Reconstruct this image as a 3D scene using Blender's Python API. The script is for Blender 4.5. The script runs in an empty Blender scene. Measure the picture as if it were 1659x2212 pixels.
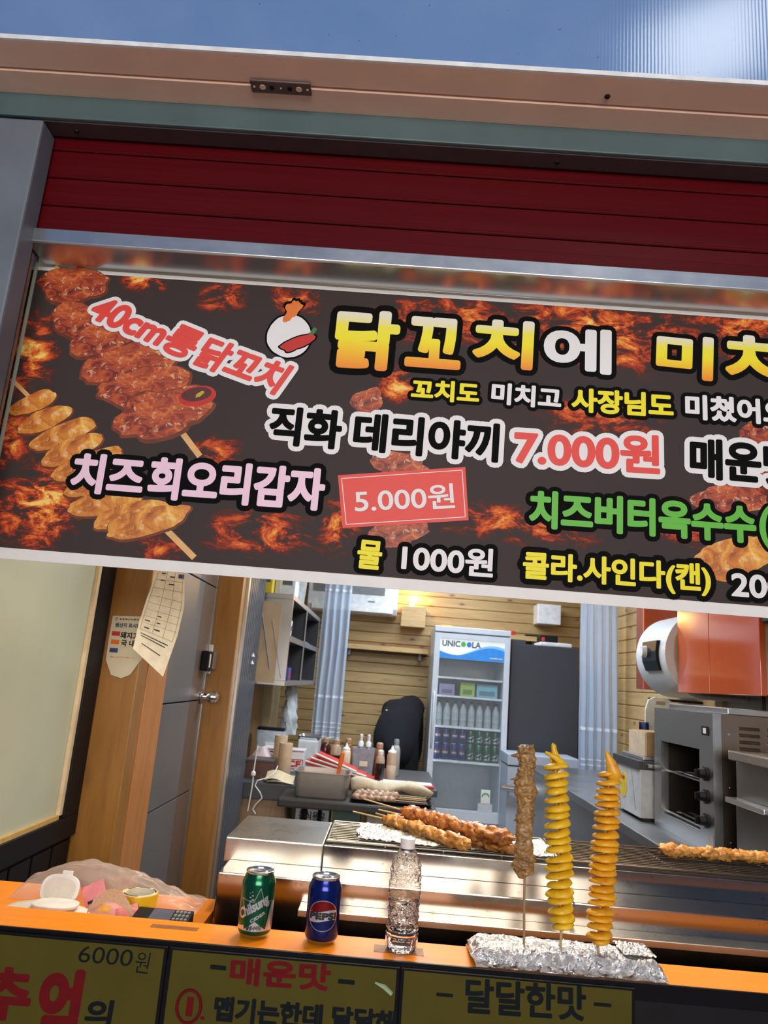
import bpy, bmesh, math, random
from mathutils import Vector, Matrix, noise
random.seed(7)
SC = bpy.context.scene
COL = SC.collection

# ---------------------------------------------------------------- camera
FPX, CXP, CYP = 1600.0, 829.5, 1106.0
CAM = Vector((0, 0, 1.56))
YAW, PITCH, ROLL = math.radians(1.3), math.radians(12.7), math.radians(4.6)
FW = Vector((-math.sin(YAW) * math.cos(PITCH), math.cos(YAW) * math.cos(PITCH), math.sin(PITCH)))
R0 = Vector((math.cos(YAW), math.sin(YAW), 0)); U0 = R0.cross(FW)
RT = math.cos(ROLL) * R0 + math.sin(ROLL) * U0
UP = -math.sin(ROLL) * R0 + math.cos(ROLL) * U0
cd = bpy.data.cameras.new('camera'); cam = bpy.data.objects.new('camera', cd); COL.objects.link(cam)
cd.sensor_fit = 'VERTICAL'; cd.sensor_height = 36.0; cd.sensor_width = 27.0
cd.lens = 36.0 * FPX / 2212.0
cd.clip_start = 0.02; cd.clip_end = 100
cd.dof.use_dof = True; cd.dof.focus_distance = 1.85; cd.dof.aperture_fstop = 6.5
cam.matrix_world = Matrix(((RT.x, UP.x, -FW.x, CAM.x), (RT.y, UP.y, -FW.y, CAM.y), (RT.z, UP.z, -FW.z, CAM.z), (0, 0, 0, 1)))
SC.camera = cam

# ---------------------------------------------------------------- world, exposure, large lights
SC.view_settings.view_transform = 'Standard'; SC.view_settings.look = 'None'
SC.view_settings.gamma = 1.0; SC.view_settings.exposure = 0.0
SC.view_settings.use_curve_mapping = False
SC.cycles.use_denoising = True
SC.cycles.max_bounces = 10; SC.cycles.transmission_bounces = 10; SC.cycles.transparent_max_bounces = 12
SC.cycles.caustics_reflective = False; SC.cycles.caustics_refractive = False
SC.cycles.sample_clamp_indirect = 6.0
W = bpy.data.worlds.new('dusk_sky'); SC.world = W; W.use_nodes = True
bgn = W.node_tree.nodes['Background']
bgn.inputs[0].default_value = (0.24, 0.38, 0.72, 1); bgn.inputs[1].default_value = 0.33

def lamp(name, kind, loc, energy, color, size=0.3, target=None, size_y=None, spot=None, blend=0.5, spread=None):
    d = bpy.data.lights.new(name, kind); d.energy = energy; d.color = color
    o = bpy.data.objects.new(name, d); COL.objects.link(o); o.location = loc
    if kind == 'AREA':
        d.size = size
        if size_y: d.shape = 'RECTANGLE'; d.size_y = size_y
        if spread: d.spread = math.radians(spread)
    elif kind == 'SPOT':
        d.shadow_soft_size = size; d.spot_size = math.radians(spot); d.spot_blend = blend
    else:
        d.shadow_soft_size = size
    if target is not None:
        o.rotation_euler = (Vector(target) - Vector(loc)).to_track_quat('-Z', 'Y').to_euler()
    return o

# street lamp over the pavement
lamp('street_lamp', 'AREA', (1.80, -1.245, 5.81), 13, (0.92, 0.97, 1.0), 0.75, (0.2, 1.7, 2.1), 0.5)
# unseen broad frontal fill, added to light the banner evenly
lamp('front_fill', 'AREA', (0.3, -3.2, 2.55), 190, (1.0, 0.91, 0.80), 3.2, (0.3, 1.7, 2.15), 1.8)
# ceiling light panels of the kitchen
lamp('kitchen_light', 'AREA', (0.45, 4.3, 2.70), 42, (0.76, 0.88, 1.0), 1.0, (0.45, 4.3, 0), 0.5)
lamp('kitchen_light', 'AREA', (0.45, 5.7, 2.70), 28, (0.76, 0.88, 1.0), 1.0, (0.45, 5.7, 0), 0.5)
lamp('kitchen_light', 'AREA', (0.1, 3.0, 2.70), 16, (1.0, 0.93, 0.84), 1.0, (0.1, 3.0, 0), 0.4)
# warm spot lamps above the grill
for gx, gw in ((-0.62, 13), (-0.12, 40), (0.38, 38), (0.88, 46)):
    lamp('grill_spot', 'SPOT', (gx, 2.12, 2.62), gw, (1.0, 0.80, 0.52), 0.05, (gx + 0.02, 1.74, 1.05), spot=105, blend=0.8)

# ---------------------------------------------------------------- pixel helpers: a point of the photo at a known depth, side or height
def ray(x, y): return FW + RT * ((x - CXP) / FPX) - UP * ((y - CYP) / FPX)
def PY(x, y, Y): d = ray(x, y); return CAM + d * (Y / d.y)
def PZ(x, y, Z): d = ray(x, y); return CAM + d * ((Z - CAM.z) / d.z)
def PX(x, y, X): d = ray(x, y); return CAM + d * (X / d.x)

# ---------------------------------------------------------------- materials
def lin(c):
    return tuple((v / 12.92 if v <= 0.04045 else ((v + 0.055) / 1.055) ** 2.4) for v in c)
def rgb(r, g, b): return lin((r / 255.0, g / 255.0, b / 255.0))
def nodes(name):
    m = bpy.data.materials.new(name); m.use_nodes = True
    nt = m.node_tree; return m, nt, nt.nodes['Principled BSDF']
def N(nt, typ, **kw):
    n = nt.nodes.new(typ)
    for k, v in kw.items(): setattr(n, k, v)
    return n
def coords(nt, kind='Object', scale=(1, 1, 1), rot=(0, 0, 0)):
    t = N(nt, 'ShaderNodeTexCoord'); mp = N(nt, 'ShaderNodeMapping')
    nt.links.new(t.outputs[kind], mp.inputs[0]); mp.inputs['Scale'].default_value = scale; mp.inputs['Rotation'].default_value = rot
    return mp.outputs[0]
def ramp(nt, stops, fac=None, interp='LINEAR'):
    r = N(nt, 'ShaderNodeValToRGB'); r.color_ramp.interpolation = interp
    e = r.color_ramp.elements
    while len(e) > 1: e.remove(e[0])
    e[0].position = stops[0][0]; e[0].color = (*stops[0][1], 1)
    for p, c in stops[1:]:
        x = e.new(p); x.color = (*c, 1)
    if fac is not None: nt.links.new(fac, r.inputs[0])
    return r.outputs[0]
def noi(nt, vec, scale=5, detail=4, rough=0.5, dist=0.0):
    n = N(nt, 'ShaderNodeTexNoise'); nt.links.new(vec, n.inputs['Vector'])
    n.inputs['Scale'].default_value = scale; n.inputs['Detail'].default_value = detail
    n.inputs['Roughness'].default_value = rough; n.inputs['Distortion'].default_value = dist
    return n.outputs['Fac']
def mth(nt, op, a, b=None, clamp=False):
    n = N(nt, 'ShaderNodeMath', operation=op); n.use_clamp = clamp
    for i, v in enumerate((a, b)):
        if v is None: continue
        if isinstance(v, (int, float)): n.inputs[i].default_value = v
        else: nt.links.new(v, n.inputs[i])
    return n.outputs[0]
def mixc(nt, fac, a, b, mode='MIX'):
    n = N(nt, 'ShaderNodeMix', data_type='RGBA', blend_type=mode)
    for key, v in ((0, fac), (6, a), (7, b)):
        if isinstance(v, (int, float)): n.inputs[key].default_value = v
        elif isinstance(v, tuple): n.inputs[key].default_value = (*v, 1)
        else: nt.links.new(v, n.inputs[key])
    return n.outputs[2]
def bump(nt, b, h, strength=0.2, dist=0.01):
    n = N(nt, 'ShaderNodeBump'); n.inputs['Strength'].default_value = strength; n.inputs['Distance'].default_value = dist
    nt.links.new(h, n.inputs['Height']); nt.links.new(n.outputs[0], b.inputs['Normal'])

def plain(name, c, rough=0.5, metal=0.0, var=0.12, scale=25, bmp=0.0, coat=0.0, trans=0.0, ior=1.45, emit=0.0, sss=0.0, alpha=1.0):
    m, nt, b = nodes(name)
    v = coords(nt)
    f = noi(nt, v, scale, 4)
    lo = tuple(max(0, x * (1 - var)) for x in c); hi = tuple(min(1, x * (1 + var)) for x in c)
    nt.links.new(ramp(nt, [(0.3, lo), (0.7, hi)], f), b.inputs['Base Color'])
    b.inputs['Roughness'].default_value = rough; b.inputs['Metallic'].default_value = metal
    b.inputs['IOR'].default_value = ior
    if coat: b.inputs['Coat Weight'].default_value = coat; b.inputs['Coat Roughness'].default_value = 0.06
    if trans: b.inputs['Transmission Weight'].default_value = trans
    if sss: b.inputs['Subsurface Weight'].default_value = sss; b.inputs['Subsurface Radius'].default_value = (0.01, 0.005, 0.003)
    if emit:
        b.inputs['Emission Color'].default_value = (*c, 1); b.inputs['Emission Strength'].default_value = emit
    if alpha < 1: b.inputs['Alpha'].default_value = alpha
    if bmp: bump(nt, b, f, bmp, 0.004)
    return m

def wood(name, c1, c2, axis='Z', scale=1.0, rough=0.5, knots=0.5, kc=(0.06, 0.02, 0.006), coat=0.0):
    m, nt, b = nodes(name)
    st = {'X': (0.9, 9, 9), 'Y': (9, 0.9, 9), 'Z': (9, 9, 0.9)}[axis]
    v = coords(nt, 'Object', tuple(s * scale for s in st))
    f = noi(nt, v, 3.0, 6, 0.6, 0.6)
    f2 = noi(nt, v, 14.0, 3, 0.6, 0.2)
    col = ramp(nt, [(0.3, c1), (0.7, c2)], mth(nt, 'ADD', mth(nt, 'MULTIPLY', f, 0.72), mth(nt, 'MULTIPLY', f2, 0.28)))
    sk = {'X': (0.62, 0.03, 1.5), 'Y': (0.03, 0.62, 1.5), 'Z': (1.4, 0.25, 0.5)}[axis]
    vo = N(nt, 'ShaderNodeTexVoronoi'); vo.feature = 'F1'
    nt.links.new(coords(nt, 'Object', tuple(s * scale for s in sk)), vo.inputs['Vector']); vo.inputs['Scale'].default_value = 7.0
    k = ramp(nt, [(0.06, (1, 1, 1)), (0.11, (0.4, 0.4, 0.4)), (0.2, (0, 0, 0))], vo.outputs['Distance'])
    col = mixc(nt, mth(nt, 'MULTIPLY', k, knots), col, kc)
    nt.links.new(col, b.inputs['Base Color']); b.inputs['Roughness'].default_value = rough
    if coat: b.inputs['Coat Weight'].default_value = coat; b.inputs['Coat Roughness'].default_value = 0.15
    bump(nt, b, f2, 0.08, 0.002)
    return m

def steel(name, c=(0.62, 0.61, 0.60), rough=0.28, axis='X', stain=0.0, aniso=0.5):
    m, nt, b = nodes(name)
    st = {'X': (3, 420, 420), 'Y': (420, 3, 420), 'Z': (420, 420, 3)}[axis]
    f = noi(nt, coords(nt, 'Object', st), 1.0, 3)
    big = noi(nt, coords(nt, 'Object', (4, 4, 4)), 2.0, 5, 0.65)
    col = ramp(nt, [(0.3, tuple(x * 0.975 for x in c)), (0.7, c)], f)
    if stain:
        sp = noi(nt, coords(nt, 'Object', (22, 26, 26)), 2.0, 6, 0.7)
        mask = ramp(nt, [(0.60, (0, 0, 0)), (0.68, (1, 1, 1))], sp)
        col = mixc(nt, mth(nt, 'MULTIPLY', mask, stain), col, (0.10, 0.06, 0.03))
    nt.links.new(col, b.inputs['Base Color']); b.inputs['Metallic'].default_value = 1.0
    r = N(nt, 'ShaderNodeMapRange'); nt.links.new(mth(nt, 'ADD', mth(nt, 'MULTIPLY', f, 0.12), mth(nt, 'MULTIPLY', big, 0.88)), r.inputs[0])
    r.inputs[1].default_value = 0.3; r.inputs[2].default_value = 0.7; r.inputs[3].default_value = rough * 0.9; r.inputs[4].default_value = rough * 1.15
    nt.links.new(r.outputs[0], b.inputs['Roughness'])
    return m

def glass(name, c=(1, 1, 1), ior=1.45, rough=0.0):
    m, nt, b = nodes(name)
    b.inputs['Base Color'].default_value = (*c, 1); b.inputs['Roughness'].default_value = rough
    b.inputs['IOR'].default_value = ior; b.inputs['Transmission Weight'].default_value = 1.0
    return m
def thinfilm(name, c=(0.9, 0.9, 0.9), opacity=0.3, rough=0.15):
    m, nt, b = nodes(name)
    f = noi(nt, coords(nt, 'Object', (1, 1, 1)), 30, 4)
    b.inputs['Base Color'].default_value = (*c, 1); b.inputs['Roughness'].default_value = rough
    tr = N(nt, 'ShaderNodeBsdfTransparent'); tr.inputs[0].default_value = (*c, 1)
    mx = N(nt, 'ShaderNodeMixShader')
    r = N(nt, 'ShaderNodeMapRange'); nt.links.new(f, r.inputs[0]); r.inputs[3].default_value = opacity * 0.6; r.inputs[4].default_value = opacity * 1.4
    nt.links.new(r.outputs[0], mx.inputs[0]); nt.links.new(tr.outputs[0], mx.inputs[1]); nt.links.new(b.outputs[0], mx.inputs[2])
    nt.links.new(mx.outputs[0], nt.nodes['Material Output'].inputs[0])
    return m
def fabric_sheer(name, c, opacity=0.75):
    m, nt, b = nodes(name)
    b.inputs['Base Color'].default_value = (*c, 1); b.inputs['Roughness'].default_value = 0.9
    wv = noi(nt, coords(nt, 'Object', (60, 60, 4)), 3, 3)
    tr = N(nt, 'ShaderNodeBsdfTransparent'); tl = N(nt, 'ShaderNodeBsdfTranslucent'); tl.inputs[0].default_value = (*c, 1)
    a = N(nt, 'ShaderNodeMixShader'); a.inputs[0].default_value = 0.4
    nt.links.new(b.outputs[0], a.inputs[1]); nt.links.new(tl.outputs[0], a.inputs[2])
    r = N(nt, 'ShaderNodeMapRange'); nt.links.new(wv, r.inputs[0]); r.inputs[3].default_value = opacity - 0.15; r.inputs[4].default_value = opacity + 0.15
    mx = N(nt, 'ShaderNodeMixShader'); nt.links.new(r.outputs[0], mx.inputs[0])
    nt.links.new(tr.outputs[0], mx.inputs[1]); nt.links.new(a.outputs[0], mx.inputs[2])
    nt.links.new(mx.outputs[0], nt.nodes['Material Output'].inputs[0])
    return m
def food(name, dark, mid, light, scale=60, rough=0.35, coat=0.3, sss=0.0):
    m, nt, b = nodes(name)
    v = coords(nt)
    f = noi(nt, v, scale, 6, 0.6, 0.4); g = noi(nt, v, scale * 0.3, 3, 0.5)
    nt.links.new(ramp(nt, [(0.32, dark), (0.48, mid), (0.68, light)], mth(nt, 'ADD', mth(nt, 'MULTIPLY', f, 0.6), mth(nt, 'MULTIPLY', g, 0.4))), b.inputs['Base Color'])
    b.inputs['Roughness'].default_value = rough; b.inputs['Coat Weight'].default_value = coat; b.inputs['Coat Roughness'].default_value = 0.2
    if sss: b.inputs['Subsurface Weight'].default_value = sss; b.inputs['Subsurface Radius'].default_value = (0.012, 0.007, 0.003); b.inputs['Subsurface Scale'].default_value = 0.5
    bump(nt, b, f, 0.6, 0.003)
    return m

# ---------------------------------------------------------------- mesh building
class MB:
    def __init__(s): s.v = []; s.f = []; s.mi = []; s.cur = 0
    def add(s, vs, fs):
        o = len(s.v); s.v += [tuple(p) for p in vs]
        for f in fs: s.f.append([o + i for i in f]); s.mi.append(s.cur)
        return s
    def box(s, x0, x1, y0, y1, z0, z1):
        if x0 > x1: x0, x1 = x1, x0
        if y0 > y1: y0, y1 = y1, y0
        if z0 > z1: z0, z1 = z1, z0
        return s.add([(x0, y0, z0), (x1, y0, z0), (x1, y1, z0), (x0, y1, z0), (x0, y0, z1), (x1, y0, z1), (x1, y1, z1), (x0, y1, z1)],
                     [(3, 2, 1, 0), (4, 5, 6, 7), (0, 1, 5, 4), (1, 2, 6, 5), (2, 3, 7, 6), (3, 0, 4, 7)])
    def prism(s, poly, f3, a, b):
        """poly: 2D outline; f3(u, v, w) -> point; extruded from w=a to w=b"""
        n = len(poly)
        s.add([f3(u, v, a) for u, v in poly] + [f3(u, v, b) for u, v in poly],
              [list(range(n))[::-1], list(range(n, 2 * n))] + [(i, (i + 1) % n, n + (i + 1) % n, n + i) for i in range(n)])
        return s
    def lathe(s, prof, c=(0, 0, 0), n=24, cap0=True, cap1=True, rfun=None):
        vs = []; m = len(prof)
        for k, (r, z) in enumerate(prof):
            for i in range(n):
                t = 2 * math.pi * i / n
                rr = rfun(r, z, t, k) if rfun else r
                vs.append((c[0] + rr * math.cos(t), c[1] + rr * math.sin(t), c[2] + z))
        fs = [(k * n + i, k * n + (i + 1) % n, (k + 1) * n + (i + 1) % n, (k + 1) * n + i) for k in range(m - 1) for i in range(n)]
        if cap0: fs.append(tuple(range(n))[::-1])
        if cap1: fs.append(tuple((m - 1) * n + i for i in range(n)))
        return s.add(vs, fs)
    def tube(s, pts, r, n=8, caps=True, rfun=None):
        pts = [Vector(p) for p in pts]; m = len(pts)
        rs = r if isinstance(r, (list, tuple)) else [r] * m
        vs = []; prev = None
        for k in range(m):
            t = (pts[min(k + 1, m - 1)] - pts[max(k - 1, 0)]).normalized()
            if prev is None:
                a = Vector((0, 0, 1)) if abs(t.z) < 0.9 else Vector((1, 0, 0))
                prev = (a - t * a.dot(t)).normalized()
            prev = (prev - t * prev.dot(t)).normalized(); q = t.cross(prev)
            for i in range(n):
                an = 2 * math.pi * i / n
                rr = rs[k] * (rfun(k, an, pts[k]) if rfun else 1)
                vs.append(pts[k] + (prev * math.cos(an) + q * math.sin(an)) * rr)
        fs = [(k * n + i, k * n + (i + 1) % n, (k + 1) * n + (i + 1) % n, (k + 1) * n + i) for k in range(m - 1) for i in range(n)]
        if caps: fs += [tuple(range(n))[::-1], tuple((m - 1) * n + i for i in range(n))]
        return s.add(vs, fs)
    def grid(s, fn, nu, nv, wrap=False):
        vs = [fn(i / nu, j / nv) for j in range(nv + 1) for i in range(nu + (0 if wrap else 1))]
        w = nu + (0 if wrap else 1)
        fs = [(j * w + i, j * w + (i + 1) % w, (j + 1) * w + (i + 1) % w, (j + 1) * w + i) for j in range(nv) for i in range(nu)]
        return s.add(vs, fs)

WLOC = {}
def mesh_from(name, mb, mats, off, smooth=False, bevel=0.0, fix=True):
    me = bpy.data.meshes.new(name)
    me.from_pydata([(p[0] - off[0], p[1] - off[1], p[2] - off[2]) for p in mb.v], [], mb.f)
    for i, k in enumerate(mb.mi): me.polygons[i].material_index = k
    for m in mats: me.materials.append(m)
    if bevel or fix:
        bm = bmesh.new(); bm.from_mesh(me)
        if bevel:
            bmesh.ops.remove_doubles(bm, verts=bm.verts, dist=1e-6)
            es = [e for e in bm.edges if len(e.link_faces) == 2 and e.calc_face_angle(0) > 0.6]
            bmesh.ops.bevel(bm, geom=es, offset=bevel, segments=2, profile=0.6, affect='EDGES', clamp_overlap=True)
        if fix: bmesh.ops.recalc_face_normals(bm, faces=bm.faces)
        bm.to_mesh(me); bm.free()
    if smooth:
        me.polygons.foreach_set('use_smooth', [True] * len(me.polygons))
        if smooth != 'all':
            try: me.set_sharp_from_angle(angle=math.radians(40))
            except Exception: pass
    me.update()
    return me
def obj(name, mb, mats, parent=None, smooth=False, bevel=0.0, origin=None, fix=True):
    """mb holds world coordinates; the object's origin is its base centre"""
    if not isinstance(mats, (list, tuple)): mats = [mats]
    xs = [p[0] for p in mb.v]; ys = [p[1] for p in mb.v]; zs = [p[2] for p in mb.v]
    o = Vector(origin) if origin else Vector(((min(xs) + max(xs)) / 2, (min(ys) + max(ys)) / 2, min(zs)))
    me = mesh_from(name, mb, mats, o, smooth, bevel, fix)
    ob = bpy.data.objects.new(name, me); COL.objects.link(ob)
    if parent:
        ob.parent = parent; ob.location = o - WLOC[parent.name]
    else: ob.location = o
    WLOC[ob.name] = o
    return ob
def tag(o, label, cat, group=None):
    o['label'] = label; o['category'] = cat
    if group: o['group'] = group
    return o
def thing(name, label, cat, loc, group=None):
    o = bpy.data.objects.new(name, None); COL.objects.link(o); o.location = loc; o.empty_display_size = 0.05
    WLOC[o.name] = Vector(loc)
    return tag(o, label, cat, group)
def struct(name, mb, mats, label=None, parent=None, **kw):
    o = obj(name, mb, mats, parent, **kw)
    if not parent: o['kind'] = 'structure'
    if label: o['label'] = label
    return o
def sempty(name, loc):
    o = bpy.data.objects.new(name, None); COL.objects.link(o); o.location = loc; WLOC[o.name] = Vector(loc); o['kind'] = 'structure'
    return o
def copy_tree(o, loc, label=None):
    c = o.copy(); COL.objects.link(c); c.location = loc
    if label: c['label'] = label
    for ch in o.children:
        d = ch.copy(); COL.objects.link(d); d.parent = c
        for g in ch.children:
            e = g.copy(); COL.objects.link(e); e.parent = d
    return c
def B(x0, x1, y0, y1, z0, z1): return MB().box(x0, x1, y0, y1, z0, z1)
def nz(x, y, z, s=1.0): return noise.noise(Vector((x * s, y * s, z * s)))

# text: outlines of the built-in font, thickened with round strokes to the weight of the print
_tc = {}
def glyphs(body):
    if body in _tc: return _tc[body]
    cu = bpy.data.curves.new('t', 'FONT'); cu.body = body; cu.size = 1.0; cu.resolution_u = 5
    ob = bpy.data.objects.new('t', cu); me = bpy.data.meshes.new_from_object(ob)
    vs = [(v.co.x, v.co.y) for v in me.vertices]
    fs = [list(p.vertices) for p in me.polygons]
    cnt = {}
    for f in fs:
        for a, b in zip(f, f[1:] + f[:1]):
            e = (min(a, b), max(a, b)); cnt[e] = cnt.get(e, 0) + 1
    es = [e for e, c in cnt.items() if c == 1]
    bpy.data.objects.remove(ob); bpy.data.curves.remove(cu); bpy.data.meshes.remove(me)
    _tc[body] = (vs, fs, es); return _tc[body]
def text_on(body, LL, LR, UPV, stroke=0.0, shear=0.0, nrm=Vector((0, -1, 0)), lift=0.0, mb=None, nround=10):
    """fit a text into the parallelogram LL, LR, LL+UPV (world points); stroke = extra weight in metres"""
    vs, fs, es = glyphs(body)
    x0 = min(p[0] for p in vs); x1 = max(p[0] for p in vs); y0 = min(p[1] for p in vs); y1 = max(p[1] for p in vs)
    LL, LR = Vector(LL), Vector(LR); u = (LR - LL) / (x1 - x0); w = Vector(UPV) / (y1 - y0)
    mb = mb or MB()
    pts = [LL + u * (p[0] - x0 + shear * (p[1] - y0)) + w * (p[1] - y0) + nrm * lift for p in vs]
    mb.add(pts, fs)
    if stroke > 0:
        U = u.normalized(); V = (w - U * w.dot(U)).normalized(); c = 0
        done = set()
        for a, b in es:
            A, Bv = pts[a], pts[b]; d = Bv - A
            if d.length < 1e-7: continue
            d.normalize(); q = (V * d.dot(U) - U * d.dot(V)) * stroke
            c += 1; h = nrm * (c * 7e-7)
            mb.add([A + q + h, A - q + h, Bv - q + h, Bv + q + h], [(0, 1, 2, 3)])
            for i in (a, b):
                if i in done: continue
                done.add(i); c += 1; h = nrm * (c * 7e-7)
                mb.add([pts[i] + (U * math.cos(2 * math.pi * k / nround) + V * math.sin(2 * math.pi * k / nround)) * stroke + h for k in range(nround)], [tuple(range(nround))])
    return mb
# ================================================================ palette
M = {}
M['white_paint'] = plain('white_paint', (0.75, 0.76, 0.78), 0.4)
M['black'] = plain('black', (0.006, 0.006, 0.008), 0.5, ior=1.3)
M['black_matte'] = plain('black_matte', (0.01, 0.01, 0.012), 0.75)
M['black_gloss'] = plain('black_gloss', (0.004, 0.004, 0.006), 0.3, ior=1.25)
M['darkgrey'] = plain('darkgrey', (0.045, 0.047, 0.055), 0.45)
M['grey'] = plain('grey', (0.22, 0.23, 0.25), 0.5)
M['chrome'] = steel('chrome', (0.75, 0.75, 0.76), 0.16)
M['steel'] = steel('steel', (0.56, 0.52, 0.46), 0.27, 'X')
M['steel_y'] = steel('steel_y', (0.60, 0.60, 0.60), 0.30, 'Y')
M['steel_z'] = steel('steel_z', (0.60, 0.60, 0.60), 0.30, 'Z')
M['steel_stain'] = steel('steel_stain', (0.34, 0.315, 0.285), 0.15, 'X', stain=0.45)
M['cream'] = plain('cream', (0.72, 0.64, 0.48), 0.6)
M['paper'] = plain('paper', (0.80, 0.74, 0.60), 0.7)
M['white_plastic'] = plain('white_plastic', (0.80, 0.78, 0.74), 0.35)
M['ink'] = plain('ink', (0.015, 0.015, 0.02), 0.6)
M['ink_blue'] = plain('ink_blue', (0.03, 0.05, 0.20), 0.6)
M['red'] = plain('red', (0.55, 0.025, 0.02), 0.45)
M['orange_plastic'] = plain('orange_plastic', (0.80, 0.16, 0.02), 0.4)
M['stick'] = wood('bamboo_stick', (0.50, 0.30, 0.12), (0.68, 0.46, 0.22), 'X', 6, 0.6, 0.0)
M['cardboard'] = plain('cardboard', (0.42, 0.27, 0.14), 0.8, var=0.15, scale=40)
M['timber'] = wood('varnished_timber', (0.25, 0.105, 0.018), (0.38, 0.175, 0.036), 'Z', 1.0, 0.38, 0.55, coat=0.15)
M['timber_r'] = wood('lit_timber', (0.42, 0.15, 0.036), (0.58, 0.255, 0.08), 'Z', 1.6, 0.4, 0.35, coat=0.15)  # lighter timber copy; light on the post's side face is put into the colour

# ================================================================ ground, kitchen shell
struct('ground', B(-6, 6, -6, 1.6, -0.1, 0.0), plain('paving', (0.52, 0.43, 0.35), 0.85, scale=90, bmp=0.4))
struct('floor', B(-1.05, 1.75, 1.6, 6.7, 0.0, 0.2), plain('floor_vinyl', (0.20, 0.20, 0.21), 0.5, scale=8))
struct('ceiling', B(-1.05, 1.75, 1.9, 6.7, 2.78, 2.84), plain('ceiling_panel', (0.62, 0.60, 0.56), 0.7))
M['pine'] = wood('pine_siding', (0.34, 0.21, 0.08), (0.50, 0.34, 0.145), 'X', 1.1, 0.45, 0.85, (0.09, 0.03, 0.01), coat=0.1)
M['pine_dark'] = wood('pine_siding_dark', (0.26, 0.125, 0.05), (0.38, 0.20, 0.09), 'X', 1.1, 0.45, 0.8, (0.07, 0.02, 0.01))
M['pine_y'] = wood('pine_siding_side', (0.40, 0.235, 0.085), (0.56, 0.37, 0.16), 'Y', 1.1, 0.45, 0.8, (0.09, 0.03, 0.01), coat=0.1)
wb = struct('wall_back', B(-1.05, 1.75, 6.62, 6.7, 0.2, 2.78), M['black_matte'])
pz, k = 0.2, 0
while pz < 2.76:
    hgt = 0.088
    prof = [(6.62, pz), (6.605, pz + 0.001), (6.600, pz + 0.006), (6.600, pz + hgt - 0.007), (6.605, pz + hgt - 0.002), (6.62, pz + hgt - 0.001)]
    off = random.uniform(-3, 3)
    mb = MB().prism(prof, lambda u, v, w: (w, u, v), -1.0, 1.66)
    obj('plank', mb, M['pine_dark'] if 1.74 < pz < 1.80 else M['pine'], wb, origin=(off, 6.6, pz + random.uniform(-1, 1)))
    pz += hgt; k += 1
wr = struct('wall_right', B(1.66, 1.75, 1.75, 6.62, 0.2, 2.78), plain('wall_panel_white', (0.50, 0.48, 0.42), 0.5))
for i in range(29):
    z0 = 0.2 + i * 0.088
    prof = [(1.66, z0), (1.645, z0 + 0.001), (1.640, z0 + 0.006), (1.640, z0 + 0.081), (1.645, z0 + 0.086), (1.66, z0 + 0.087)]
    obj('plank', MB().prism(prof, lambda u, v, w: (u, w, v), 3.75, 6.60), M['pine_y'], wr, origin=(1.64, random.uniform(-2, 2), z0 + random.uniform(-1, 1)))
struct('wall_left', B(-1.05, -0.92, 4.3, 6.62, 0.2, 2.78), plain('wall_panel_cream', (0.52, 0.44, 0.28), 0.5))
# front wall over the opening, hidden behind the shutter housing
struct('wall_front', B(-1.6, 2.4, 1.80, 1.90, 2.60, 3.1), plain('wall_front_panel', (0.35, 0.35, 0.36), 0.6))

# left side of the serving bay: black framed window, timber posts, grey door, ribbed panel
lw = struct('wall_side', B(-1.10, -1.0, 1.76, 2.60, 0.0, 0.985), M['black'])
for i in range(6):
    obj('panel', B(-1.0, -0.994, 1.79 + i * 0.135, 1.79 + i * 0.135 + 0.122, 0.05, 0.975), M['black'], lw, bevel=0.002)
w1 = sempty('window_1', (-1.0, 2.15, 0.99))
obj('window_frame', B(-1.04, -0.985, 1.76, 2.60, 0.988, 1.055), M['black'], w1, bevel=0.003)
obj('window_frame', B(-1.04, -0.985, 2.485, 2.598, 1.055, 2.60), M['black'], w1, bevel=0.003)
obj('window_bead', B(-1.02, -0.992, 2.463, 2.485, 1.066, 2.60), plain('bead_cream', (0.75, 0.60, 0.40), 0.5), w1)
obj('window_bead', B(-1.02, -0.992, 1.76, 2.463, 1.055, 1.068), plain('bead_wood', (0.55, 0.35, 0.12), 0.5), w1)
obj('pane', B(-1.012, -1.004, 1.76, 2.463, 1.068, 2.60), plain('frosted_pane', (0.50, 0.54, 0.42), 0.35, var=0.05, scale=3), w1)
t1 = struct('trim_1', B(-1.02, -0.857, 2.602, 2.70, 0.2, 2.70), M['timber'], bevel=0.004, origin=(-0.9, 2.3, 1.1))
t1b = struct('trim_2', B(-1.0, -0.853, 2.702, 2.93, 0.2, 2.70), M['timber_r'], bevel=0.004, origin=(-0.6, 2.2, 0.7))
d1 = sempty('door_1', (-0.90, 3.3, 0.2))
M['door_grey'] = plain('door_grey', (0.19, 0.185, 0.185), 0.36, 0.35, var=0.08, scale=3)
M['door_brown'] = plain('door_brown', (0.17, 0.125, 0.10), 0.36, 0.35, var=0.08, scale=3)
for z0, z1 in ((0.22, 0.99), (0.996, 1.395), (1.401, 1.93), (1.936, 2.5)):
    obj('door_panel', B(-0.93, -0.872, 2.935, 3.40, z0, z1), M['door_grey'], d1, bevel=0.002)
    obj('door_panel', B(-0.93, -0.873, 3.401, 3.62, z0, z1), M['door_brown'], d1, bevel=0.002)
obj('door_edge', B(-0.93, -0.868, 3.622, 3.665, 0.2, 2.5), M['steel_z'], d1)
kz = 1.415
kn = obj('knob', MB().tube([(-0.871, 3.60, kz), (-0.866, 3.60, kz), (-0.862, 3.60, kz), (-0.845, 3.60, kz), (-0.838, 3.60, kz), (-0.820, 3.60, kz), (-0.800, 3.60, kz), (-0.790, 3.60, kz)],
         [0.034, 0.034, 0.016, 0.013, 0.020, 0.031, 0.027, 0.010], 20), M['chrome'], d1, smooth=True)
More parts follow.
